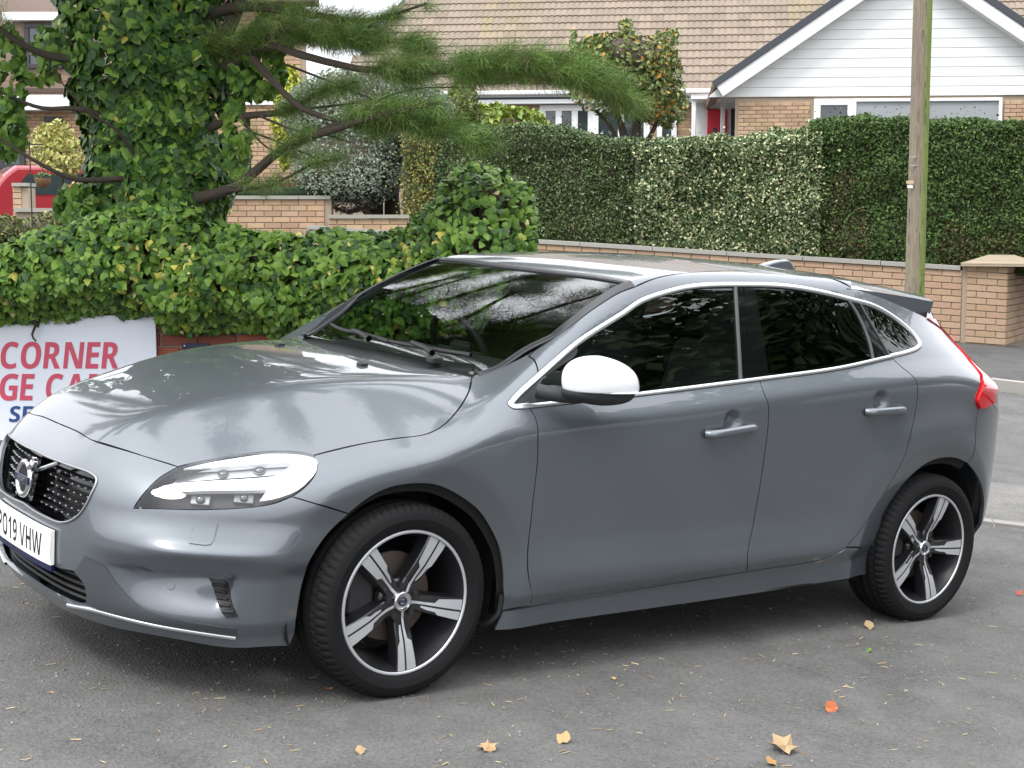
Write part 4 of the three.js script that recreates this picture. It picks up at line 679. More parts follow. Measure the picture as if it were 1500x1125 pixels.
// ============ near side: ivy-clad brick wall with the garage sign ============
const IVY = [[.05, .12, .02], [.105, .195, .028], [.15, .255, .038], [.038, .085, .022]], YEL = [[.5, .46, .1], [.56, .5, .19], [.28, .34, .05]];
const ivyMat = phys(1, 1, 1, .5, { specularIntensity: .6 }), WALLD = 9;
const leafMats = [...IVY, ...YEL].map(c => phys(...c, .5, { specularIntensity: .6 }));
{
  const wall = thing('brick_wall', 'old red brick wall under the ivy, beside the white sign', 'wall');
  const A = at(-260, 600, WALLD); A.y = -.1; const E = at(760, 600, WALLD), U = v(1, 0, 0), N = v(0, 0, 1), len = E.x - A.x;
  put('mortar', slab(A, U, N, len, -.3, 1.2, .009, .24), mortarRed, wall);
  bricks(wall, A, U, N, len, 16, RED, p => { const [x, y] = view(p); return x > 222 && x < 400 && y > 452 && y < 540; }, .075, (p, s, r) => p.y < .35);
  const plate = thing('name_plate', 'small dark blue plate on the red bricks beside the sign', 'plate', at(287, 507, WALLD - .01));
  put('face', box(.16, .035, .008, 0, 0, 0, .002), std(.01, .013, .05, .4), plate); put('screw', new THREE.SphereGeometry(.008, 8, 6).translate(-.065, .003, .005), SATIN, plate);
}
{
  const D = WALLD - .03, c = at(228, 462, D), k = D / FOCAL, sgn = thing('garage_sign', 'white garage sign with red and blue lettering on the ivy-covered wall', 'sign', c);
  const w = 640 * k, h = 250 * k; put('board', box(w, h, .012, -w / 2, -h / 2, 0, .002), std(.72, .76, .83, .35), sgn);
  const P = (px, py) => [(px - 228) * k, -(py - 462) * k];
  const word = (t, px0, px1, py, cap, col) => {                      // from px0 to px1, py = foot of the letters
    let x = 0; const parts = [...t].map(ch => { if (ch === ' ') { x += cap * k * .4; return null; } const g = new TextGeometry(ch, { font, size: cap * k * 1.06, depth: .004, curveSegments: 6 }); g.computeBoundingBox(); const b = g.boundingBox; g.translate(x - b.min.x, 0, 0); x += b.max.x - b.min.x + cap * k * .16; return g; }).filter(Boolean);
    const [X, Y] = P(px0, py), spread = (px1 - px0) * k / x; parts.forEach(g => { g.scale(spread, 1, 1); g.applyMatrix4(new THREE.Matrix4().makeShear(0, 0, .13, 0, 0, 0)); g.translate(X, Y, .0062); });
    put('lettering', parts.map(plain).reduce((a, b) => mergeGeometries([a, b])), col, sgn);
  };
  const red = std(.56, .07, .12, .5), blue = std(.02, .06, .22, .4);
  word('THE', -112, -24, 540, 37, red); word('CORNER', -3, 176, 540, 37, red); word('GARAGE', -134, 48, 587, 37, red); word('CAR', 62, 152, 587, 37, red); word('SERVICE', 8, 150, 619, 22, blue);
}
function ivyOn(name, label, items, nSingles, core, coreMat, stems = []) {
  const t = thing(name, label, 'ivy'); if (core) put('stem_mass', core, coreMat, t);
  stems.forEach(g => put('stem', g, BARK, t));
  const order = items.map((q, i) => [q[5], i]).sort((a, b) => b[0] - a[0]), pickd = new Set(order.slice(0, nSingles).map(q => q[1]));
  items.forEach(([p, f, roll, s, ci], i) => { if (pickd.has(i)) { const m = put('leaf', ivyLeaf, leafMats[ci], t); m.position.copy(p); m.quaternion.setFromUnitVectors(ZA, f).multiply(Q2.setFromAxisAngle(ZA, roll)); m.scale.setScalar(s); } });
  const all = [...IVY, ...YEL]; foliage(t, 'foliage', ivyLeaf, ivyMat, items.filter((q, i) => !pickd.has(i)).map(([p, f, roll, s, ci]) => [p, f, roll, s, vary(all[ci], .25)]));
  return t;
}
const BARK = std(.075, .058, .045, .95, { map: brickTex, bumpMap: brickTex, bumpScale: .01 });
{
  const top = lin([[-300, 392], [0, 378], [40, 352], [110, 330], [160, 315], [260, 300], [330, 335], [400, 352], [470, 340], [560, 345], [600, 332], [630, 300], [655, 262], [690, 246], [740, 254], [772, 280], [788, 320], [786, 350], [775, 385]]);
  const bot = lin([[-300, 462], [0, 470], [60, 468], [120, 458], [200, 458], [225, 466], [250, 486], [300, 492], [340, 478], [380, 486], [420, 500], [600, 520], [790, 520]]);
  const items = [], D = WALLD - .02, depth = px => .3 + .18 * Math.exp(-(((px - 700) / 90) ** 2));
  for (let i = 0; i < 10500; i++) {
    const px = rr(-300, 785), T = top(px), B = bot(px), a = rr(-1.45, 2.1), sh = Math.sin(a), ch = Math.cos(a), inner = rnd() < .25 ? .75 : 1;
    const py = (T + B) / 2 - (B - T) / 2 * sh * inner + rr(-5, 5); const p = at(px, Math.min(py, B + 6), D); const lump = (fbm(px * .02, py * .02, 4) - .5) * .28;
    p.z += Math.max(.012, (depth(px) * ch + lump * (ch > 0 ? 1 : .3)) * inner * (py > B - 40 ? .25 + .75 * Math.max(0, (B - py) / 40) : 1)) + rr(0, .05);
    p.y += lump * .3;
    const yl = fbm(px * .012 + 3, py * .02, 9), want = (px > 190 && px < 300 && py > 355 && py < 440 ? .2 : px > 570 && px < 660 && py > 330 && py < 400 ? .22 : .016) * (yl > .45 ? 1.5 : .5);
    const ci = rnd() < want ? 4 + Math.floor(rnd() * 3) : [0, 1, 1, 2, 2, 3][Math.floor(rnd() * 6)], n = v(rr(-.2, .2), .25 + .5 * sh, .75 * Math.max(.2, ch) + .2).normalize();
    items.push([p, near(n, .75), Math.PI + rr(-.9, .9), rr(.032, .068), ci, p.z + (ci > 3 ? .4 : 0) + (px > 0 && px < 785 ? 1 : 0) + rr(0, .2)]);
  }
  const core = []; for (let px = -300; px < 770; px += 40) { const a = at(px, top(px + 20) + 26, D), b = at(px + 42, Math.min(bot(px + 20) - 22, 470), D), g = new RoundedBoxGeometry(b.x - a.x, Math.max(.1, a.y - b.y), .3, 2, .1); core.push(g.translate((a.x + b.x) / 2, (a.y + b.y) / 2, a.z + .02)); }
  const st = [[[46, 455], [52, 475], [47, 492], [53, 500]]].map(l => taper(l.map(([x, y]) => at(x, y, D - .06)), .012, .005, 8, 6));
  ivyOn('ivy_hedge', 'bright green ivy with yellow leaves heaped along the top of the brick wall', items, 280, core, std(.075, .06, .042, 1), st);
}
// ============ conifer with ivy round its trunk ============
const TD = 9.7;
{
  const tree = thing('conifer_tree', 'large conifer with long drooping branches over the ivy wall', 'tree', v(0, 0, 0));
  const base = at(215, 700, TD), tp = (px, py, d = TD) => at(px, py, d);
  put('trunk', taper([v(base.x, -.1, base.z), tp(212, 300), tp(205, 100), tp(215, -150), tp(235, -600), tp(240, -1200)], .2, .08, 20, 14), BARK, tree);
  const NEED = [[.07, .14, .024], [.11, .2, .035], [.155, .26, .045], [.19, .29, .06]], tufts = [];
  const sprays = (path, t0, wid, n, up = .5, sz = 1) => { const c = new THREE.CatmullRomCurve3(path, false, 'centripetal'); for (let i = 0; i < n; i++) { const t = t0 + (1 - t0) * rnd(), p = c.getPointAt(t), tg = c.getTangentAt(t), w = wid * (.5 + .5 * Math.sin(Math.PI * Math.min(1, (t - t0) / (1 - t0) * .8 + .18))), gap = fbm(p.x * 3, p.y * 3, p.z * 3); if (gap < .34 || noise(p.x * 9, p.y * 9, p.z * 9) < .3) continue; const o = rdir(); o.y = o.y * .35 + up * rnd() * 1.1; p.addScaledVector(o, w * rr(.1, 1.25)); p.y -= .1 * t * t * rnd() * w * 4; const f = tg.clone().addScaledVector(rdir(), .8); f.y += .5 - .75 * t; f.normalize(); tufts.push([p, f, rr(0, 6), rr(.07, .15) * sz, rnd() < .05 ? [.16, .1, .05] : vary(NEED[Math.floor(rnd() * 4)], .35), YA]); } };
  const limb = (pts, r0, r1, t0, wid, n, up) => { const path = pts.map(([x, y, d]) => tp(x, y, d ?? TD)); put('branch', taper(path, r0, r1, 16, 8), BARK, tree); if (n) sprays(path, t0, wid, n, up); return path; };
  limb([[225, 300, 9.7], [335, 278, 9.4], [420, 215, 9.0], [505, 185, 8.7], [560, 168, 8.4], [640, 150, 8.2]], .042, .008, .5, .1, 260);
  limb([[430, 215, 9.0], [500, 180, 8.8], [600, 180, 8.5], [680, 200, 8.3], [725, 218, 8.2], [738, 236, 8.2]], .02, .005, .22, .14, 1700, .6);
  limb([[220, 150, 9.7], [330, 100, 9.5], [385, 66, 9.3], [440, 80, 9.0], [520, 100, 8.8], [600, 106, 8.6], [700, 104, 8.4], [800, 100, 8.2], [860, 112, 8.1], [905, 135, 8.1], [930, 160, 8.1]], .036, .004, .54, .165, 4300, .5);
  limb([[230, 120, 9.7], [320, 80, 9.5], [400, 52, 9.2], [470, 52, 9.0], [560, 60, 8.8], [618, 66, 8.7]], .034, .004, .26, .17, 2500, .4);
  limb([[300, 190, 9.6], [350, 172, 9.4], [430, 160, 9.1], [460, 140, 9.0], [520, 120, 8.8]], .03, .006, .5, .08, 220, .4);
  limb([[370, 85, 9.3], [420, 140, 9.0], [445, 160, 8.9], [500, 178, 8.8], [570, 190, 8.6]], .025, .01, .7, .1, 160);
  limb([[260, 40, 9.7], [350, 10, 9.4], [460, 22, 9.1], [540, 30, 8.9], [625, 5, 8.7]], .04, .006, .3, .1, 520, .3);
  limb([[230, 60, 9.7], [320, 60, 9.5], [345, 20, 9.5], [372, -60, 9.4]], .07, .03, .9, .1, 0);
  limb([[215, 130, 9.6], [120, 90, 9.4], [60, 78, 9.3], [10, 50, 9.2], [-40, 10, 9.2]], .03, .015, .8, .1, 60);
  limb([[200, 260, 9.5], [110, 262, 9.3], [50, 235, 9.2], [-20, 190, 9.2]], .02, .006, .9, .1, 40);
  limb([[200, 190, 9.6], [120, 160, 9.4], [60, 158, 9.4], [0, 135, 9.4]], .022, .008, .9, .1, 0);
  limb([[210, 250, 9.5], [170, 190, 9.3], [130, 165, 9.2], [90, 120, 9.1], [70, 90, 9.1]], .012, .003, .9, .1, 0);
  limb([[330, 280, 9.4], [400, 270, 9.0], [460, 240, 8.9], [500, 232, 8.8]], .014, .005, .3, .1, 160);
  for (const l of [[[360, 190], [400, 205], [440, 222], [480, 236]], [[380, 170], [430, 190], [470, 196], [520, 210]], [[350, 168], [390, 215], [440, 232]], [[420, 95], [480, 118], [560, 150], [620, 160]], [[440, 160], [540, 148], [610, 130], [690, 128]]]) limb(l.map(([x, y], i) => [x, y, 9.2 - i * .15]), .008, .003, .3, .07, 40);
  // the crown goes on above the frame, reaching over the wall
  for (let k = 0; k < 66; k++) {
    const y0 = rr(3.1, 8), a = rr(-.6, 3.75), L = rr(1.6, 3.6) * (1 - (y0 - 3) * .05), b = v(base.x + .1, y0, base.z), dir = v(Math.cos(a), .12, Math.sin(a)), path = [0, .3, .6, .85, 1].map(t => b.clone().addScaledVector(dir, L * t).add(v(rr(-.1, .1), .25 * Math.sin(t * 3) - .25 * t * t, rr(-.1, .1))));
    if (path.some(p => { const [x, y] = view(p); return x > 330 && x < 1500 && y > -60; })) continue;
    put('branch', taper(path, .035, .006, 10, 6), BARK, tree); sprays(path, .15, .26, 420, .4, 2.2);
  }
  for (const [ax, ay, az, bx, by, bz] of [[-2.2, 4.2, -9.4, .4, 3.9, -8.6], [-2.2, 4.9, -9.6, 1.3, 4.7, -8.4], [-2.3, 5.6, -9.5, .2, 5.9, -9.4], [-2.2, 3.7, -9.6, -1.2, 3.5, -7.4], [-2.2, 4.6, -9.6, -.8, 4.9, -7.0], [-2.2, 6.2, -9.5, 1, 6.6, -8.2], [-2.2, 5.2, -9.6, -3.4, 5.2, -7.2], [-2.2, 4.1, -9.6, -3.9, 3.7, -7.8], [-2.2, 7.0, -9.6, 0, 7.6, -7.6], [-2.2, 4.4, -9.4, -3.2, 3.9, -5.6], [-2.2, 4.8, -9.4, -2.0, 4.3, -5.2], [-2.2, 5.0, -9.4, -.6, 4.6, -5.6], [-2.2, 4.3, -9.5, -4.2, 3.8, -6.2], [-2.2, 5.4, -9.4, .8, 5.1, -6.2], [-2.2, 5.8, -9.4, -1.2, 5.6, -5.4], [-2.2, 6.2, -9.4, -3, 6, -5.6], [-2.2, 5.2, -9.5, -5, 5, -7.2]]) {
    const A = v(ax, ay, az), B = v(bx, by, bz), path = [0, .35, .7, 1].map(t => A.clone().lerp(B, t).add(v(0, .2 * Math.sin(t * 3.1), 0)));
    put('branch', taper(path, .04, .006, 12, 6), BARK, tree); sprays(path, .1, .3, 1500, .4, 2);
  }
  foliage(tree, 'needles', needleTuft, leafMat(.6), tufts);
  // ivy up the trunk
  const Lf = lin([[-300, 90], [0, 84], [60, 78], [110, 88], [160, 108], [230, 128], [300, 128], [360, 120]]), Rt = lin([[-300, 300], [0, 345], [60, 350], [120, 345], [160, 318], [220, 325], [290, 335], [360, 330]]);
  const items = [];
  for (let i = 0; i < 9000; i++) {
    const py = rr(-330, 380), a = rr(-1.75, 1.75), l = Lf(py), r = Rt(py), c = (l + r) / 2, cl = fbm(Math.sin(a) * 3 + 7, py * .022, 2), hw = (r - l) / 2 * (.72 + .5 * cl) * (rnd() < .3 ? .8 : 1);
    if (cl < .3 && rnd() < .5 && py < 60) continue;
    const p = at(c + hw * Math.sin(a) * 1.04, py + rr(-4, 4), TD); p.z += Math.cos(a) * hw * TD / FOCAL * .9 - .1;
    const hi = rnd(), ci = hi < .012 ? 4 + Math.floor(rnd() * 3) : [0, 0, 3, 1, 2, 3][Math.floor(rnd() * 6)];
    items.push([p, near(v(Math.sin(a), .3, Math.cos(a)).normalize(), .7), Math.PI + rr(-.8, .8), rr(.05, .095), ci, p.z + (py > 0 ? 1 : 0) + rr(0, .2) + (ci > 3 ? .5 : 0)]);
  }
  for (const [cx, cy, rx, ry, n] of [[8, 110, 28, 70, 120], [12, 190, 24, 40, 80], [378, 110, 38, 36, 130], [60, 95, 40, 26, 60], [400, 50, 30, 30, 50], [-60, 160, 60, 120, 200], [110, 300, 26, 26, 90], [345, 205, 18, 60, 90], [70, 70, 16, 30, 40]]) for (let i = 0; i < n; i++) { const o = rdir(), p = at(cx + o.x * rx, cy + o.y * ry, TD - .25 + o.z * .12); items.push([p, near(v(0, .3, 1).normalize(), .8), Math.PI + rr(-.8, .8), rr(.05, .085), [0, 1, 1, 2][Math.floor(rnd() * 4)], p.z]); }
  ivyOn('trunk_ivy', 'dark green ivy climbing thickly round the trunk of the conifer', items, 200, [taper([v(base.x, .2, base.z - .02), tp(232, 300), tp(214, 150), tp(214, 0), tp(215, -330)], .22, .2, 16, 12)], std(.075, .06, .042, 1));
}
// ============ bungalow with tiled roof and white gable ============
const WHITEP = std(.74, .745, .75, .4), WHITEB = std(.68, .69, .68, .45), PANE = phys(.035, .045, .052, .06, { clearcoat: 1, clearcoatRoughness: .02 }), FASCIA = std(.72, .73, .74, .5), NETTED = phys(.3, .32, .33, .12), SLATE = std(.05, .055, .065, .8);
function local(px, py, d, yaw) {                                     // a group at a point of the place, and how far a point of the view lies from it in its own plane
  const o = at(px, py, d), k = d / FOCAL; return { o, k, L: (x, y) => [(x - px) * k / Math.cos(yaw) * 1, (py - y) * k] };
}
function windowPart(parent, x0, x1, y0, y1, z, panes = 1, fr = .07, frame = WHITEP) {
  const w = put('window', [box(x1 - x0, fr, .09, (x0 + x1) / 2, y1 - fr / 2, z, .01), box(x1 - x0, fr, .09, (x0 + x1) / 2, y0 + fr / 2, z, .01), ...Array.from({ length: panes + 1 }, (_, i) => box(fr, y1 - y0 - 2 * fr, .088, x0 + fr / 2 + (x1 - x0 - fr) * i / panes, (y0 + y1) / 2, z))], frame, parent);
  for (let i = 0; i < panes; i++) { const a = x0 + fr + (x1 - x0 - fr) * i / panes, b = a + (x1 - x0 - fr) / panes - fr; put('pane', box(b - a, y1 - y0 - 2 * fr, .012, (a + b) / 2, (y0 + y1) / 2, z - .01), PANE, w); }
  return w;
}
const tileMatBase = std(1, 1, 1, .85, { map: brickTex });
{
  const d = 36, yaw = -.12, { o, L, k } = local(850, 137, d, yaw), hs = thing('bungalow', 'tan brick bungalow with a beige tiled roof, white boarded gable and red front door', 'house', o); hs.rotation.y = yaw;
  // roof: courses of rolled tiles
  const pitch = .64, g = .345, cs = Math.cos(pitch), sn = Math.sin(pitch), x0 = L(484, 0)[0], x1 = L(1640, 0)[0], cols = Math.floor((x1 - x0) / .3), rows = 26;
  const tp = [], ti = []; const nx = 12; for (let j = 0; j < 2; j++) for (let i = 0; i <= nx; i++) { const u = i / nx, y = .022 * Math.pow(Math.abs(Math.sin(u * 2 * Math.PI)), .8) + (j ? 0 : .03); tp.push((u - .5) * .3, y, j ? -.36 : 0); } for (let i = 0; i <= nx; i++) { const u = i / nx; tp.push((u - .5) * .3, .022 * Math.pow(Math.abs(Math.sin(u * 2 * Math.PI)), .8) - .004, 0); } for (let i = 0; i < nx; i++) { ti.push(i, i + 1, nx + 1 + i, i + 1, nx + 2 + i, nx + 1 + i); ti.push(i, 2 * nx + 2 + i, i + 1, i + 1, 2 * nx + 2 + i, 2 * nx + 3 + i); }
  const tg = new THREE.BufferGeometry(); tg.setAttribute('position', new THREE.Float32BufferAttribute(tp, 3)); tg.setIndex(ti); const tile = tg.toNonIndexed(); tile.computeVertexNormals(); plain(tile);
  const roof = put('roof', new THREE.ExtrudeGeometry(new THREE.Shape([[x0, -.1], [x1, -.1], [x1, rows * g], [x0 + rows * .08, rows * g]].map(a => new THREE.Vector2(...a))), { depth: .06, bevelEnabled: false }).rotateX(pitch - Math.PI / 2).translate(0, -.1, .2), SLATE, hs);
  const im = new THREE.InstancedMesh(tile, tileMatBase, rows * cols), q = new THREE.Quaternion().setFromAxisAngle(v(1, 0, 0), pitch), c = new THREE.Color();
  for (let r = 0; r < rows; r++) for (let i = 0; i < cols; i++) { const n = r * cols + i, x = x0 + (i + .5) * .3; const in_ = x > x0 + r * .08 + .1 ? 1 : 0; im.setMatrixAt(n, M4.compose(v(in_ ? x : x1 - .2, r * g * sn + .02 + rr(-.003, .003), -r * g * cs + .25), q, v(in_ || .01, in_ || .01, in_ || .01))); const m = fbm(x * .5, r * .4, 2), li = Math.max(0, fbm(x * 1.3 + 20, r * .1, 5) - .57) * 1.7 * rnd(), kk = rr(.86, 1.1) * (.88 + .24 * m); c.setRGB((.215 + .025 * li) * kk, (.172 + .035 * li) * kk, (.132 - .05 * li) * kk); im.setColorAt(n, c); }
  im.name = 'roof_tile'; im.castShadow = im.receiveShadow = true; roof.add(stuff(im));
  put('gutter', box(x1 - x0, .1, .12, (x0 + x1) / 2, -.0, .36, .03), WHITEP, hs); put('fascia', box(x1 - x0, .2, .04, (x0 + x1) / 2, -.14, .27), FASCIA, hs); put('soffit', box(x1 - x0, .03, .5, (x0 + x1) / 2, -.23, .03), WHITEB, hs);
  put('wall', box(x1 - x0, 3.6, .25, (x0 + x1) / 2, -2.05, -.13), mortarTan, hs);
  bricks(hs, v(L(640, 0)[0], -1.4, 0), v(1, 0, 0), v(0, 0, 1), L(1100, 0)[0] - L(640, 0)[0], 15, TAN, null);
  windowPart(hs, L(792, 0)[0], L(870, 0)[0], -1.1, -.26, .04, 3, .14);
  windowPart(hs, L(868, 0)[0], L(950, 0)[0], -1.3, -.3, .06, 2, .14); windowPart(hs, L(960, 0)[0], L(988, 0)[0], -1.5, -.5, .05, 1, .12);
  // porch
  const [pa] = L(1008, 0), [pb] = L(1098, 0);
  put('porch_roof', [box(pb - pa, .14, 1.3, (pa + pb) / 2, -.2, .8, .02), box(pb - pa + .1, .05, 1.4, (pa + pb) / 2, -.11, .8, .02)], WHITEP, hs);
  for (const x of [pa + .07, pb - .75, pb - .06]) put('porch_post', box(.1, 2.6, .1, x, -1.5, 1.3, .02), WHITEP, hs);
  put('porch_wall', box(pb - pa - .1, 2.4, .06, (pa + pb) / 2, -1.4, .25), WHITEB, hs);
  const [da] = L(1031, 0), [db] = L(1059, 0), door = put('front_door', box(db - da, 2.1, .06, (da + db) / 2, -1.46, .31, .01), std(.55, .02, .045, .35), hs);
  put('door_glass', box((db - da) * .2, .5, .03, (da + db) / 2 - .05, -.98 - .1, .335), PANE, door); put('handle', box(.03, .12, .05, db - .09, -1.4, .36, .01), SATIN, door);
  put('side_light', box(.3, 1.2, .03, pb - .4, -1, .3), PANE, hs);
  // gable wing
  const dg = 29, gy = -.1, G = local(1328, 140, dg, gy), wing = new THREE.Group(); wing.name = 'gable_wing'; hs.add(wing);
  const inv = new THREE.Matrix4().makeRotationY(-yaw), rel = G.o.clone().sub(o).applyMatrix4(inv); wing.position.copy(rel); wing.rotation.y = gy - yaw;
  const gl = G.L, slope = .68, eaveX = gl(1066, 0)[0], eaveY = gl(0, 122)[1], apexY = eaveY + -eaveX * slope, bw = .176;
  put('wall', new THREE.ExtrudeGeometry(new THREE.Shape([[eaveX + .25, -3.5], [-eaveX - .25, -3.5], [-eaveX - .25, eaveY + .1], [0, apexY - .1], [eaveX + .25, eaveY + .1]].map(a => new THREE.Vector2(...a))), { depth: .2, bevelEnabled: false }).translate(0, 0, -.26), mortarTan, wing);
  for (let r = 0; r < 19; r++) { const y0 = .0 + r * bw, y1 = y0 + bw - .006, hw = y => Math.max(0, (apexY - Math.max(y, eaveY - .2)) / slope - .02), s = new THREE.Shape([[-hw(y0), y0], [hw(y0), y0], [hw(y1), y1], [-hw(y1), y1]].map(a => new THREE.Vector2(...a))); if (hw(y1) < .1) break; const bg = new THREE.ExtrudeGeometry(s, { depth: .018, bevelEnabled: true, bevelSize: .003, bevelThickness: .006, bevelSegments: 1 }); bg.rotateX(-.045); bg.translate(0, y0 * .001 - 0, -.04 + y0 * .045); put('siding_board', bg, WHITEB, wing); }
  for (const s of [-1, 1]) {
    const len = Math.hypot(eaveX, eaveX * slope) + .15, a = Math.atan(slope), mk = (w, h, dz, oy, oz, m, n) => put(n, box(w, h, dz, s * w / 2, oy, oz, .008).rotateZ(-s * a).translate(0, apexY + .02, 0), m, wing);
    mk(len, .21, .04, -.1, .28, WHITEP, 'barge_board'); mk(len, .04, .34, -.2, .14, WHITEB, 'soffit'); mk(len + .02, .13, .12, .065, .27, SLATE, 'verge_tile');
    mk(len + .02, .08, 7, .07, -3.3, std(.3, .22, .165, .9, { map: brickTex }), 'roof_slope');
  }
  bricks(wing, v(eaveX + .3, -1.6, -.04), v(1, 0, 0), v(0, 0, 1), gl(1197, 0)[0] - eaveX - .3, 20, TAN, null);
  bricks(wing, v(gl(1466, 0)[0], -1.6, -.04), v(1, 0, 0), v(0, 0, 1), 2, 20, TAN, null);
  windowPart(wing, gl(1197, 0)[0], gl(1254, 0)[0], -1.2, -.05, .0, 1, .12); windowPart(wing, gl(1254, 0)[0] - .02, gl(1462, 0)[0], -1.2, -.05, -.005, 2, .06).children.forEach(p => { p.material = NETTED; });
}
// ============ houses on the left ============
{
  const d = 27, { o, L } = local(380, 150, d, 0), hs = thing('brick_house', 'tan brick house end wall behind the conifer branches, left of the blue-grey tree', 'house', o);
  const [a] = L(255, 0), [b] = L(446, 0), top = L(0, 12)[1];
  put('wall', box(b - a, top + 3.5, .25, (a + b) / 2, (top - 3.5) / 2, -.14), mortarTan, hs);
  bricks(hs, v(a, -2.2, 0), v(1, 0, 0), v(0, 0, 1), b - a, Math.floor((top + 2.2) / .075), TAN, null);
  put('band', box(L(418, 0)[0] - a, .1, .06, (a + L(418, 0)[0]) / 2, .0, .03, .01), WHITEP, hs);
  put('eaves', box(b - a + .5, .22, .6, (a + b) / 2, top + .1, .1, .02), std(.1, .06, .04, .7), hs); put('roof', box(b - a + .6, .1, 4, (a + b) / 2, 0, -2).rotateX(.5).translate(0, top + .25, .3), SLATE, hs);
}
{
  const d = 34, { o, L } = local(60, 150, d, 0), hs = thing('chalet_house', 'tan brick house with a white-fronted dormer at the left edge of the view', 'house', o);
  const X = p => L(p, 0)[0], Y = p => L(0, p)[1];
  put('wall', box(X(330) - X(-160), 4.6, .25, (X(330) + X(-160)) / 2, -2.3, -.4), mortarTan, hs);
  bricks(hs, v(X(-160), -2.4, -.25), v(1, 0, 0), v(0, 0, 1), X(330) - X(-160), 30, TAN, null);
  put('dormer', box(X(92) - X(16), Y(28) - Y(112), 2, (X(92) + X(16)) / 2, (Y(28) + Y(112)) / 2, -1.3), std(.22, .15, .11, .8), hs);
  put('dormer_fascia', box(X(100) - X(6), .18, 2.2, (X(100) + X(6)) / 2, Y(27), -1.2, .02), WHITEP, hs);
  windowPart(hs, X(34), X(92), Y(100), Y(36), -.27, 2, .1, std(.03, .03, .035, .5));
  const tb = std(.26, .16, .12, .85, { map: brickTex }); for (let r = 0; r < 4; r++) put('hung_tile_course', box(X(330) - X(-160), .12, .05, (X(330) + X(-160)) / 2, Y(140) + .05 + r * .11, -.22).rotateX(0), tb, hs);
  put('fascia', box(X(115) - X(-20), Y(140) - Y(162), .3, (X(115) + X(-20)) / 2, Y(151), 0, .02), WHITEP, hs); put('gutter', box(X(36) - X(-60), .14, .14, (X(36) + X(-60)) / 2, Y(160), .2, .03), WHITEP, hs);
  windowPart(hs, X(-40), X(30), Y(245), Y(166), -.2, 2, .12, std(.03, .03, .035, .5)); windowPart(hs, X(60), X(86), Y(240), Y(170), -.2, 1, .1, std(.03, .03, .035, .5));
  const rf = put('roof', box(X(330) - X(-160), .1, 6, (X(330) + X(-160)) / 2, 0, -3).rotateX(.6).translate(0, Y(132), -.1), std(.12, .085, .07, .9, { map: brickTex }), hs);
}
// ============ garden things on the left ============
{
  const bodyShape = new THREE.Shape(); bodyShape.moveTo(-1.9, .35); bodyShape.lineTo(1.85, .35); bodyShape.quadraticCurveTo(1.95, .6, 1.85, .86); bodyShape.lineTo(1.0, .95); bodyShape.quadraticCurveTo(.5, 1.4, .2, 1.45); bodyShape.lineTo(-1.5, 1.42); bodyShape.quadraticCurveTo(-1.85, 1.2, -1.95, .8); bodyShape.lineTo(-1.9, .35);
  const p = at(140, 321, 29); p.y = at(60, 249, 29).y - 1.46; const c = thing('red_car', 'red hatchback parked before the house on the left, partly behind the conifer', 'car', p); c.rotation.y = .45;
  const RED2 = phys(.32, .02, .03, .3, { clearcoat: 1 });
  const eb = new THREE.ExtrudeGeometry(bodyShape, { depth: 1.5, bevelEnabled: true, bevelSize: .08, bevelThickness: .1, bevelSegments: 3, curveSegments: 8 }).translate(0, 0, -.75); put('body', eb, RED2, c);
  for (const s of [1, -1]) { const ws = new THREE.Shape([[.75, .98], [.35, 1.34], [-.25, 1.36], [-.25, .98]].map(a => new THREE.Vector2(...a))), w2 = new THREE.Shape([[-.33, .98], [-.33, 1.36], [-1.35, 1.34], [-1.62, .98]].map(a => new THREE.Vector2(...a))); for (const q of [ws, w2]) put('window', new THREE.ExtrudeGeometry(q, { depth: .02, bevelEnabled: false }).translate(0, 0, s * .855 - .01), PANE, c); for (const x of [1.25, -1.2]) put('wheel', new THREE.CylinderGeometry(.31, .31, .2, 24).rotateX(Math.PI / 2).translate(x, .31, s * .76), RUBBER, c); put('handle', box(.16, .03, .03, -.5, .88, s * .86), RED2, c); }
  put('windscreen', box(.03, .82, 1.4, 0, 0, 0).rotateZ(1.0).translate(.75, 1.34, 0), PANE, c); put('rear_window', box(.03, .42, 1.3, 0, 0, 0).rotateZ(-.5).translate(-1.9, 1.19, 0), PANE, c); put('number_plate', box(.03, .11, .52, -2.04, .62, 0), std(.75, .55, .05, .4), c);
}
const rowOf = (items, n, x0, x1, y0, y1, d, dz, size, pick, nf = .9, round = true) => { for (let i = 0; i < n; i++) { const o = rdir(), q = Math.pow(rnd(), .3), p = at((x0 + x1) / 2 + o.x * (x1 - x0) / 2 * q, (y0 + y1) / 2 + o.y * (y1 - y0) / 2 * q, d); p.z += o.z * dz * q; p.addScaledVector(o, .35 * (fbm(p.x * 2, p.y * 2, p.z * 2) - .5)); items.push([p, near(o, nf), rr(0, 6.28), size * rr(.7, 1.3), pick(o, q, rnd())]); } return items; };
function shrub(name, label, cat, blobs, mat, size, pick, stems, coreMat = std(.075, .06, .042, 1)) {
  const t = thing(name, label, cat), items = []; for (const [x0, x1, y0, y1, d, dz, n, core] of blobs) { rowOf(items, n, x0, x1, y0, y1, d, dz, size, pick); if (core !== 0) { const c = at((x0 + x1) / 2, (y0 + y1) / 2, d), k = d / FOCAL; put('branches', new THREE.IcosahedronGeometry(1, 2).scale((x1 - x0) / 2 * k * .78, (y1 - y0) / 2 * k * .78, dz * .78).translate(c.x, c.y, c.z), coreMat, t); } }
  for (const [pts, r0, r1, d] of stems || []) put('stem', taper(pts.map(([x, y]) => at(x, y, d)), r0, r1, 10, 7), BARK, t);
  foliage(t, 'foliage', smallLeaf, mat, items); return t;
}
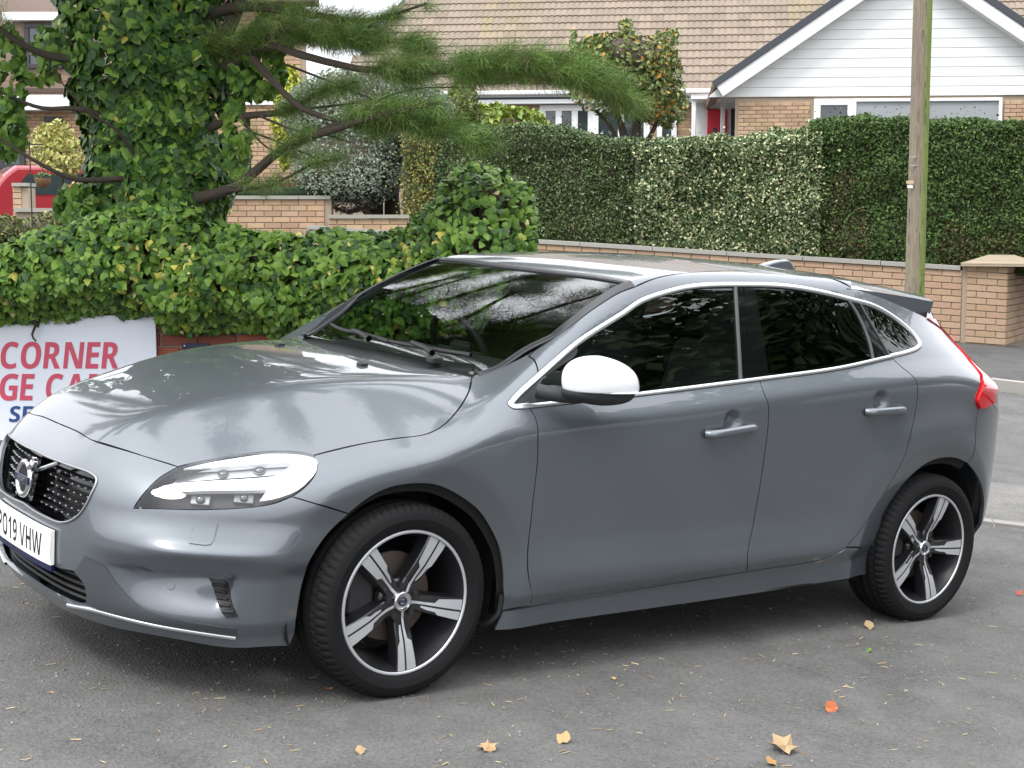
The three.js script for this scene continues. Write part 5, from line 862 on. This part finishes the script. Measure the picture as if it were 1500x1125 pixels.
shrub('topiary_tree', 'blue-grey rounded evergreen tree on dark trunks behind the conifer branches', 'tree', [[412, 662, 92, 240, 21, 1.1, 30000], [418, 600, 175, 312, 20.6, .9, 16000], [470, 668, 110, 232, 21, 1.0, 15000]], leafMat(.7), .045, (o, q, r) => r < .06 ? [.13, .09, .06] : vary(mixc([.14, .18, .13], [.3, .36, .27], r), .22), [[[[548, 345], [550, 290], [540, 235], [520, 190]], .12, .06, 20.8], [[[577, 345], [574, 280], [582, 220]], .13, .07, 20.9], [[[545, 320], [520, 295], [470, 282], [440, 276]], .05, .015, 20.4], [[[540, 300], [510, 310], [480, 300]], .04, .015, 20.4]]);
shrub('golden_conifer', 'narrow bright yellow-green conifer against the brick house', 'tree', [[398, 446, 96, 175, 23, .4, 2200], [396, 438, 140, 245, 23, .4, 2600]], leafMat(.7), .07, (o, q, r) => vary(mixc([.25, .3, .02], [.5, .5, .05], r), .2));
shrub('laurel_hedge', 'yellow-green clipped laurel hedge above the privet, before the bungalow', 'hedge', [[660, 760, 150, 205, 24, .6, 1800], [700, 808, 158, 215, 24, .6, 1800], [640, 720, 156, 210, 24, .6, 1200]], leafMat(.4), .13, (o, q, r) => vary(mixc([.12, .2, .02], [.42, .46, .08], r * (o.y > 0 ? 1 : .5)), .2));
shrub('dark_conifer', 'small mid-green conifer between the blue-grey tree and the laurel hedge', 'tree', [[650, 706, 118, 190, 22.5, .4, 2600]], leafMat(.7), .06, (o, q, r) => vary(mixc([.08, .12, .02], [.2, .26, .05], r), .25));
shrub('firethorn_tree', 'bushy small tree with orange berries in front of the bungalow roof', 'tree', [[838, 996, 48, 130, 22, .8, 2600], [824, 960, 80, 165, 21.8, .7, 1500, 0], [900, 1008, 60, 180, 22, .7, 1900, 0], [840, 900, 50, 110, 21.6, .6, 1000, 0], [930, 1016, 120, 186, 22, .5, 800, 0], [905, 930, 22, 70, 22, .3, 160, 0], [960, 1000, 36, 70, 22, .3, 160, 0], [828, 852, 44, 80, 22, .3, 110, 0]], leafMat(.6), .085, (o, q, r) => r < .055 ? vary([.55, .26, .03], .2) : r < .22 ? vary([.26, .24, .06], .25) : vary(mixc([.05, .08, .02], [.17, .22, .06], r), .3), [[[[920, 225], [905, 170], [880, 130]], .07, .03, 22], [[[930, 225], [935, 160], [950, 110]], .09, .03, 22], [[[912, 225], [890, 180], [870, 160]], .05, .02, 22], [[[938, 225], [965, 175], [980, 140]], .04, .02, 22]]);
shrub('yellow_shrub', 'pale yellow leafed shrub before the left-hand house', 'shrub', [[46, 112, 176, 250, 26, .6, 1300, 0], [70, 125, 200, 262, 25.8, .5, 800, 0]], leafMat(.5), .1, (o, q, r) => vary(mixc([.24, .27, .05], [.5, .44, .16], r), .2), [[[[90, 300], [92, 240], [84, 200]], .03, .01, 26]]);
shrub('copper_shrub', 'small reddish brown shrub beside the parked red car', 'shrub', [[96, 128, 268, 315, 20, .3, 800]], leafMat(.6), .06, (o, q, r) => vary(mixc([.2, .1, .04], [.4, .28, .12], r), .25));
shrub('low_hedge', 'low clipped hedge under the stone coping at the far left', 'hedge', [[-60, 60, 313, 362, 18.5, .4, 3000], [10, 130, 315, 362, 18.5, .4, 2600]], leafMat(.6), .05, (o, q, r) => vary(mixc([.06, .09, .02], [.26, .27, .08], r * r), .3));
shrub('rust_ground_shrub', 'low orange-brown heap of foliage above the garden wall', 'shrub', [[366, 470, 262, 295, 21.8, .5, 2200]], leafMat(.7), .05, (o, q, r) => vary(mixc([.25, .11, .04], [.45, .24, .1], r), .25));
shrub('green_shrub', 'light green leafy shrub right of the ivy trunk, before the brick house', 'shrub', [[312, 372, 190, 292, 21, .5, 2200]], leafMat(.5), .075, (o, q, r) => vary(mixc([.06, .13, .03], [.22, .32, .12], r), .25));
{
  const d = 20, w = thing('boundary_wall', 'tan brick garden wall with a pale coping behind the ivy, left of the dark trunks', 'wall'), A = at(300, 360, d), E = at(486, 360, d), k = d / FOCAL, rows = Math.round((360 - 294) * k / .075);
  const U = v(1, 0, 0), N = v(0, 0, 1); put('mortar', slab(A, U, N, E.x - A.x, -.6, rows * .075, .009, .22), mortarTan, w); bricks(w, A, U, N, E.x - A.x, rows, TAN, null);
  const cm = std(.33, .33, .28, .9, { map: brickTex }); for (let i = 0; i < 4; i++) put('coping_stone', slab(A.clone().add(v(i * (E.x - A.x) / 4, 0, 0)), U, N, (E.x - A.x) / 4 - .006, rows * .075 + .003, rows * .075 + .05, -.04, .26), cm, w);
  const A2 = at(482, 372, d - .4), E2 = at(600, 372, d - .4), r2 = 6; put('mortar', slab(A2, U, N, E2.x - A2.x, -.5, r2 * .075, .009, .2), mortarTan, w); bricks(w, A2, U, N, E2.x - A2.x, r2, TAN, null); put('coping_stone', slab(A2, U, N, E2.x - A2.x, r2 * .075 + .003, r2 * .075 + .05, -.04, .24), cm, w);
  put('low_planting', box(E.x - A.x, .12, .3, (A.x + E.x) / 2, A.y + rows * .075 + .11, A.z - .3, .04), std(.02, .035, .015, 1), w);
}
{
  const d = 19, w = thing('gate_pier', 'short tan brick pier with stone coping beside the red car', 'wall'), A = at(20, 318, d), E = at(42, 318, d), U = v(1, 0, 0), N = v(0, 0, 1);
  put('mortar', slab(A, U, N, E.x - A.x, -1, .36, .009, .3), mortarTan, w); bricks(w, A, U, N, E.x - A.x, 5, TAN, null); put('coping_stone', slab(A, U, N, E.x - A.x, .378, .42, -.04, .34), STONE, w);
  const B = at(22, 318, d - .1), C = at(112, 318, d - .1); put('mortar', slab(B, U, N, C.x - B.x, -1, .06, .009, .25), mortarTan, w); put('coping_stone', slab(B, U, N, C.x - B.x, .063, .11, -.03, .28), STONE, w);
}
{
  const d = 18, p = at(63, 275, d), k = d / FOCAL, t = thing('hanging_basket', 'brown hanging basket with a small green plant on a thin post', 'basket', p);
  put('bowl', new THREE.LatheGeometry([[0, -0], [.05, 0], [.085, .06], [.095, .11], [.085, .11], [.07, .06], [0, .03]].map(a => new THREE.Vector2(...a)), 20), std(.16, .08, .04, .8), t);
  put('post', box(.012, 1.3, .012, -.15, -.1, -.03), BLACK, t); put('bracket', box(.18, .015, .015, -.07, .5, 0), BLACK, t); put('chain', box(.006, .4, .006, 0, .3, 0), BLACK, t);
  const it = []; for (let i = 0; i < 90; i++) { const o = rdir(); it.push([v(o.x * .09, .13 + o.y * .05, o.z * .09), near(o, 1), rr(0, 6), .04, vary([.1, .16, .05], .3)]); } foliage(t, 'foliage', smallLeaf, leafMat(.6), it);
}
// ============ trees across the way, beside the camera, that the car's side mirrors ============
function broadTree(label, x, z, h, r, n) {
  const t = thing('roadside_tree', label, 'tree', v(x, groundY(x, z), z)); put('trunk', taper([v(0, -.2, 0), v(.05, h * .3, 0), v(.1, h * .75, .1)], .28, .1, 10, 9), BARK, t);
  for (let k = 0; k < 6; k++) { const a = k * 1.05 + x; put('branch', taper([v(.05, h * .3 + k * .12, 0), v(Math.cos(a) * r * .4, h * .5, Math.sin(a) * r * .4), v(Math.cos(a) * r * .75, h * .68, Math.sin(a) * r * .75)], .1, .03, 8, 6), BARK, t); }
  const it = []; for (let i = 0; i < n; i++) { const o = rdir(), q = Math.pow(rnd(), .4), p = v(o.x * r * q, h * .6 + o.y * h * .42 * q, o.z * r * q); if (fbm(p.x * .7 + x, p.y * .7, p.z * .7 + z) < .38) continue; it.push([p, near(o, 1.2), rr(0, 6.28), rr(.16, .3), vary(mixc([.03, .06, .015], [.07, .12, .03], rnd()), .3)]); } foliage(t, 'foliage', smallLeaf, leafMat(.6), it);
}
broadTree('broad leafy tree to the right of the view, past the end of the car', 11, -4.5, 8.9, 4.2, 46800);
broadTree('broad leafy tree on the right, nearest the camera', 11.5, 2.5, 8.4, 4.2, 39600);
broadTree('broad leafy tree farthest to the right beyond the road', 15, -11, 9, 4.2, 32400);
// ============ litter on the tarmac ============
{
  const it = [], NC = [[.42, .3, .13], [.34, .22, .09], [.5, .4, .2], [.25, .17, .08]], ng = bladeGeo([[-.012, 0, -.5, .012, 0, -.5, 0, .012, 0], [.012, 0, .5, -.012, 0, .5, 0, .012, 0], [-.012, 0, -.5, 0, .012, 0, -.012, 0, .5], [.012, 0, -.5, .012, 0, .5, 0, .012, 0]]);
  for (let i = 0; i < 2700; i++) { const x = rr(-3.5, 4), z = -3.2 - 6.5 * Math.pow(rnd(), 1.4), dens = fbm(x * 1.1 + 3, z * 1.1, 1); if (dens < .42 && rnd() < .6) continue; const y = groundY(x, z), a = rr(0, 6.28); it.push([v(x, y + .004, z), v(Math.cos(a), rr(-.08, .08), Math.sin(a)).normalize(), rr(-.4, .4), v(.8 * rr(.6, 1.3), 1, 1).multiplyScalar(1).set(rr(.1, .2) * .8, .1, rr(.014, .036)), vary(NC[Math.floor(rnd() * 4)], .25)]); }
  const t = foliage(scene, 'fallen_needles', ng, leafMat(.9), it); t.userData.label = 'dry yellow conifer needles scattered over the tarmac'; t.userData.category = 'litter';
  const gi = []; for (let i = 0; i < 2600; i++) { const x = rr(-3, 3.6), z = -3.4 - 5.5 * rnd(); gi.push([v(x, groundY(x, z) + .001, z), rdir(), rr(0, 6), rr(.002, .006), vary([.2, .19, .175], .4)]); }
  const gr = foliage(scene, 'grit', new THREE.TetrahedronGeometry(1, 1), leafMat(.95), gi); gr.userData.label = 'pale loose grit on the tarmac'; gr.userData.category = 'grit';
  const lobes = (n, deep, curl) => { const P = []; for (let i = 0; i < n; i++) { const a = i / n * 6.283, r = (i % 2 ? 1 - deep : 1) * (.75 + .25 * Math.cos(a)); P.push([Math.sin(a) * r * .5, Math.cos(a) * r * .5, curl * (r * r - .3) + .08 * Math.sin(a * 3)]); } return bladeGeo(fan(P, [0, 0, .02])); };
  const oak = lobes(14, .4, .18), oval = lobes(10, .12, .35);
  const leaf = (px, py, size, geo, col, label, tilt = .3, flat = 1) => { let lo = 2, hi = 20; for (let k = 0; k < 40; k++) { const m = (lo + hi) / 2, p = at(px, py, m); if (p.y < groundY(p.x, p.z)) hi = m; else lo = m; } const p = at(px, py, lo); const t = thing('fallen_leaf', label, 'leaf', p); put('blade', geo, std(...col, .8), t); put('stalk', tube([v(0, -.3, 0), v(.02, -.5, .03), v(.05, -.7, .02)], .012, 6, 5), std(col[0] * .6, col[1] * .5, col[2] * .5, .9), t); t.scale.set(size, size, size * flat); t.rotation.set(-Math.PI / 2 + tilt, rr(-.2, .2), rr(0, 6)); t.position.y += size * .14; };
  leaf(716, 1097, .085, oak, [.36, .23, .12], 'pale brown lobed leaf lying nearest the foot of the view, left of its neighbour');
  leaf(824, 1088, .06, oval, [.38, .26, .12], 'small curled tan leaf right of the pale lobed leaf');
  leaf(1220, 1042, .06, oval, [.45, .13, .05], 'orange-red curled leaf on the tarmac to the right', .9);
  leaf(1274, 921, .06, oval, [.34, .24, .13], 'tan leaf lying behind, near the rear wheel');
  leaf(1272, 955, .035, oval, [.1, .22, .03], 'small green leaf on the tarmac below the rear wheel');
  leaf(1152, 1102, .14, oak, [.34, .24, .13], 'large pale brown lobed leaf, biggest on the tarmac', .03); leaf(1132, 1120, .05, oval, [.36, .2, .07], 'small orange leaf beside the biggest brown leaf');
  leaf(482, 1010, .025, oval, [.5, .2, .05], 'tiny orange leaf beside the front tyre'); leaf(1492, 872, .05, oval, [.35, .1, .07], 'dull red leaf at the right edge behind the rear wheel'); leaf(528, 1104, .04, oval, [.33, .23, .12], 'small tan leaf at the bottom, left of the lobed leaf');
  leaf(900, 995, .03, oval, [.42, .3, .12], 'tiny tan leaf on the open tarmac below the doors');
}
renderer.render(scene, camera);
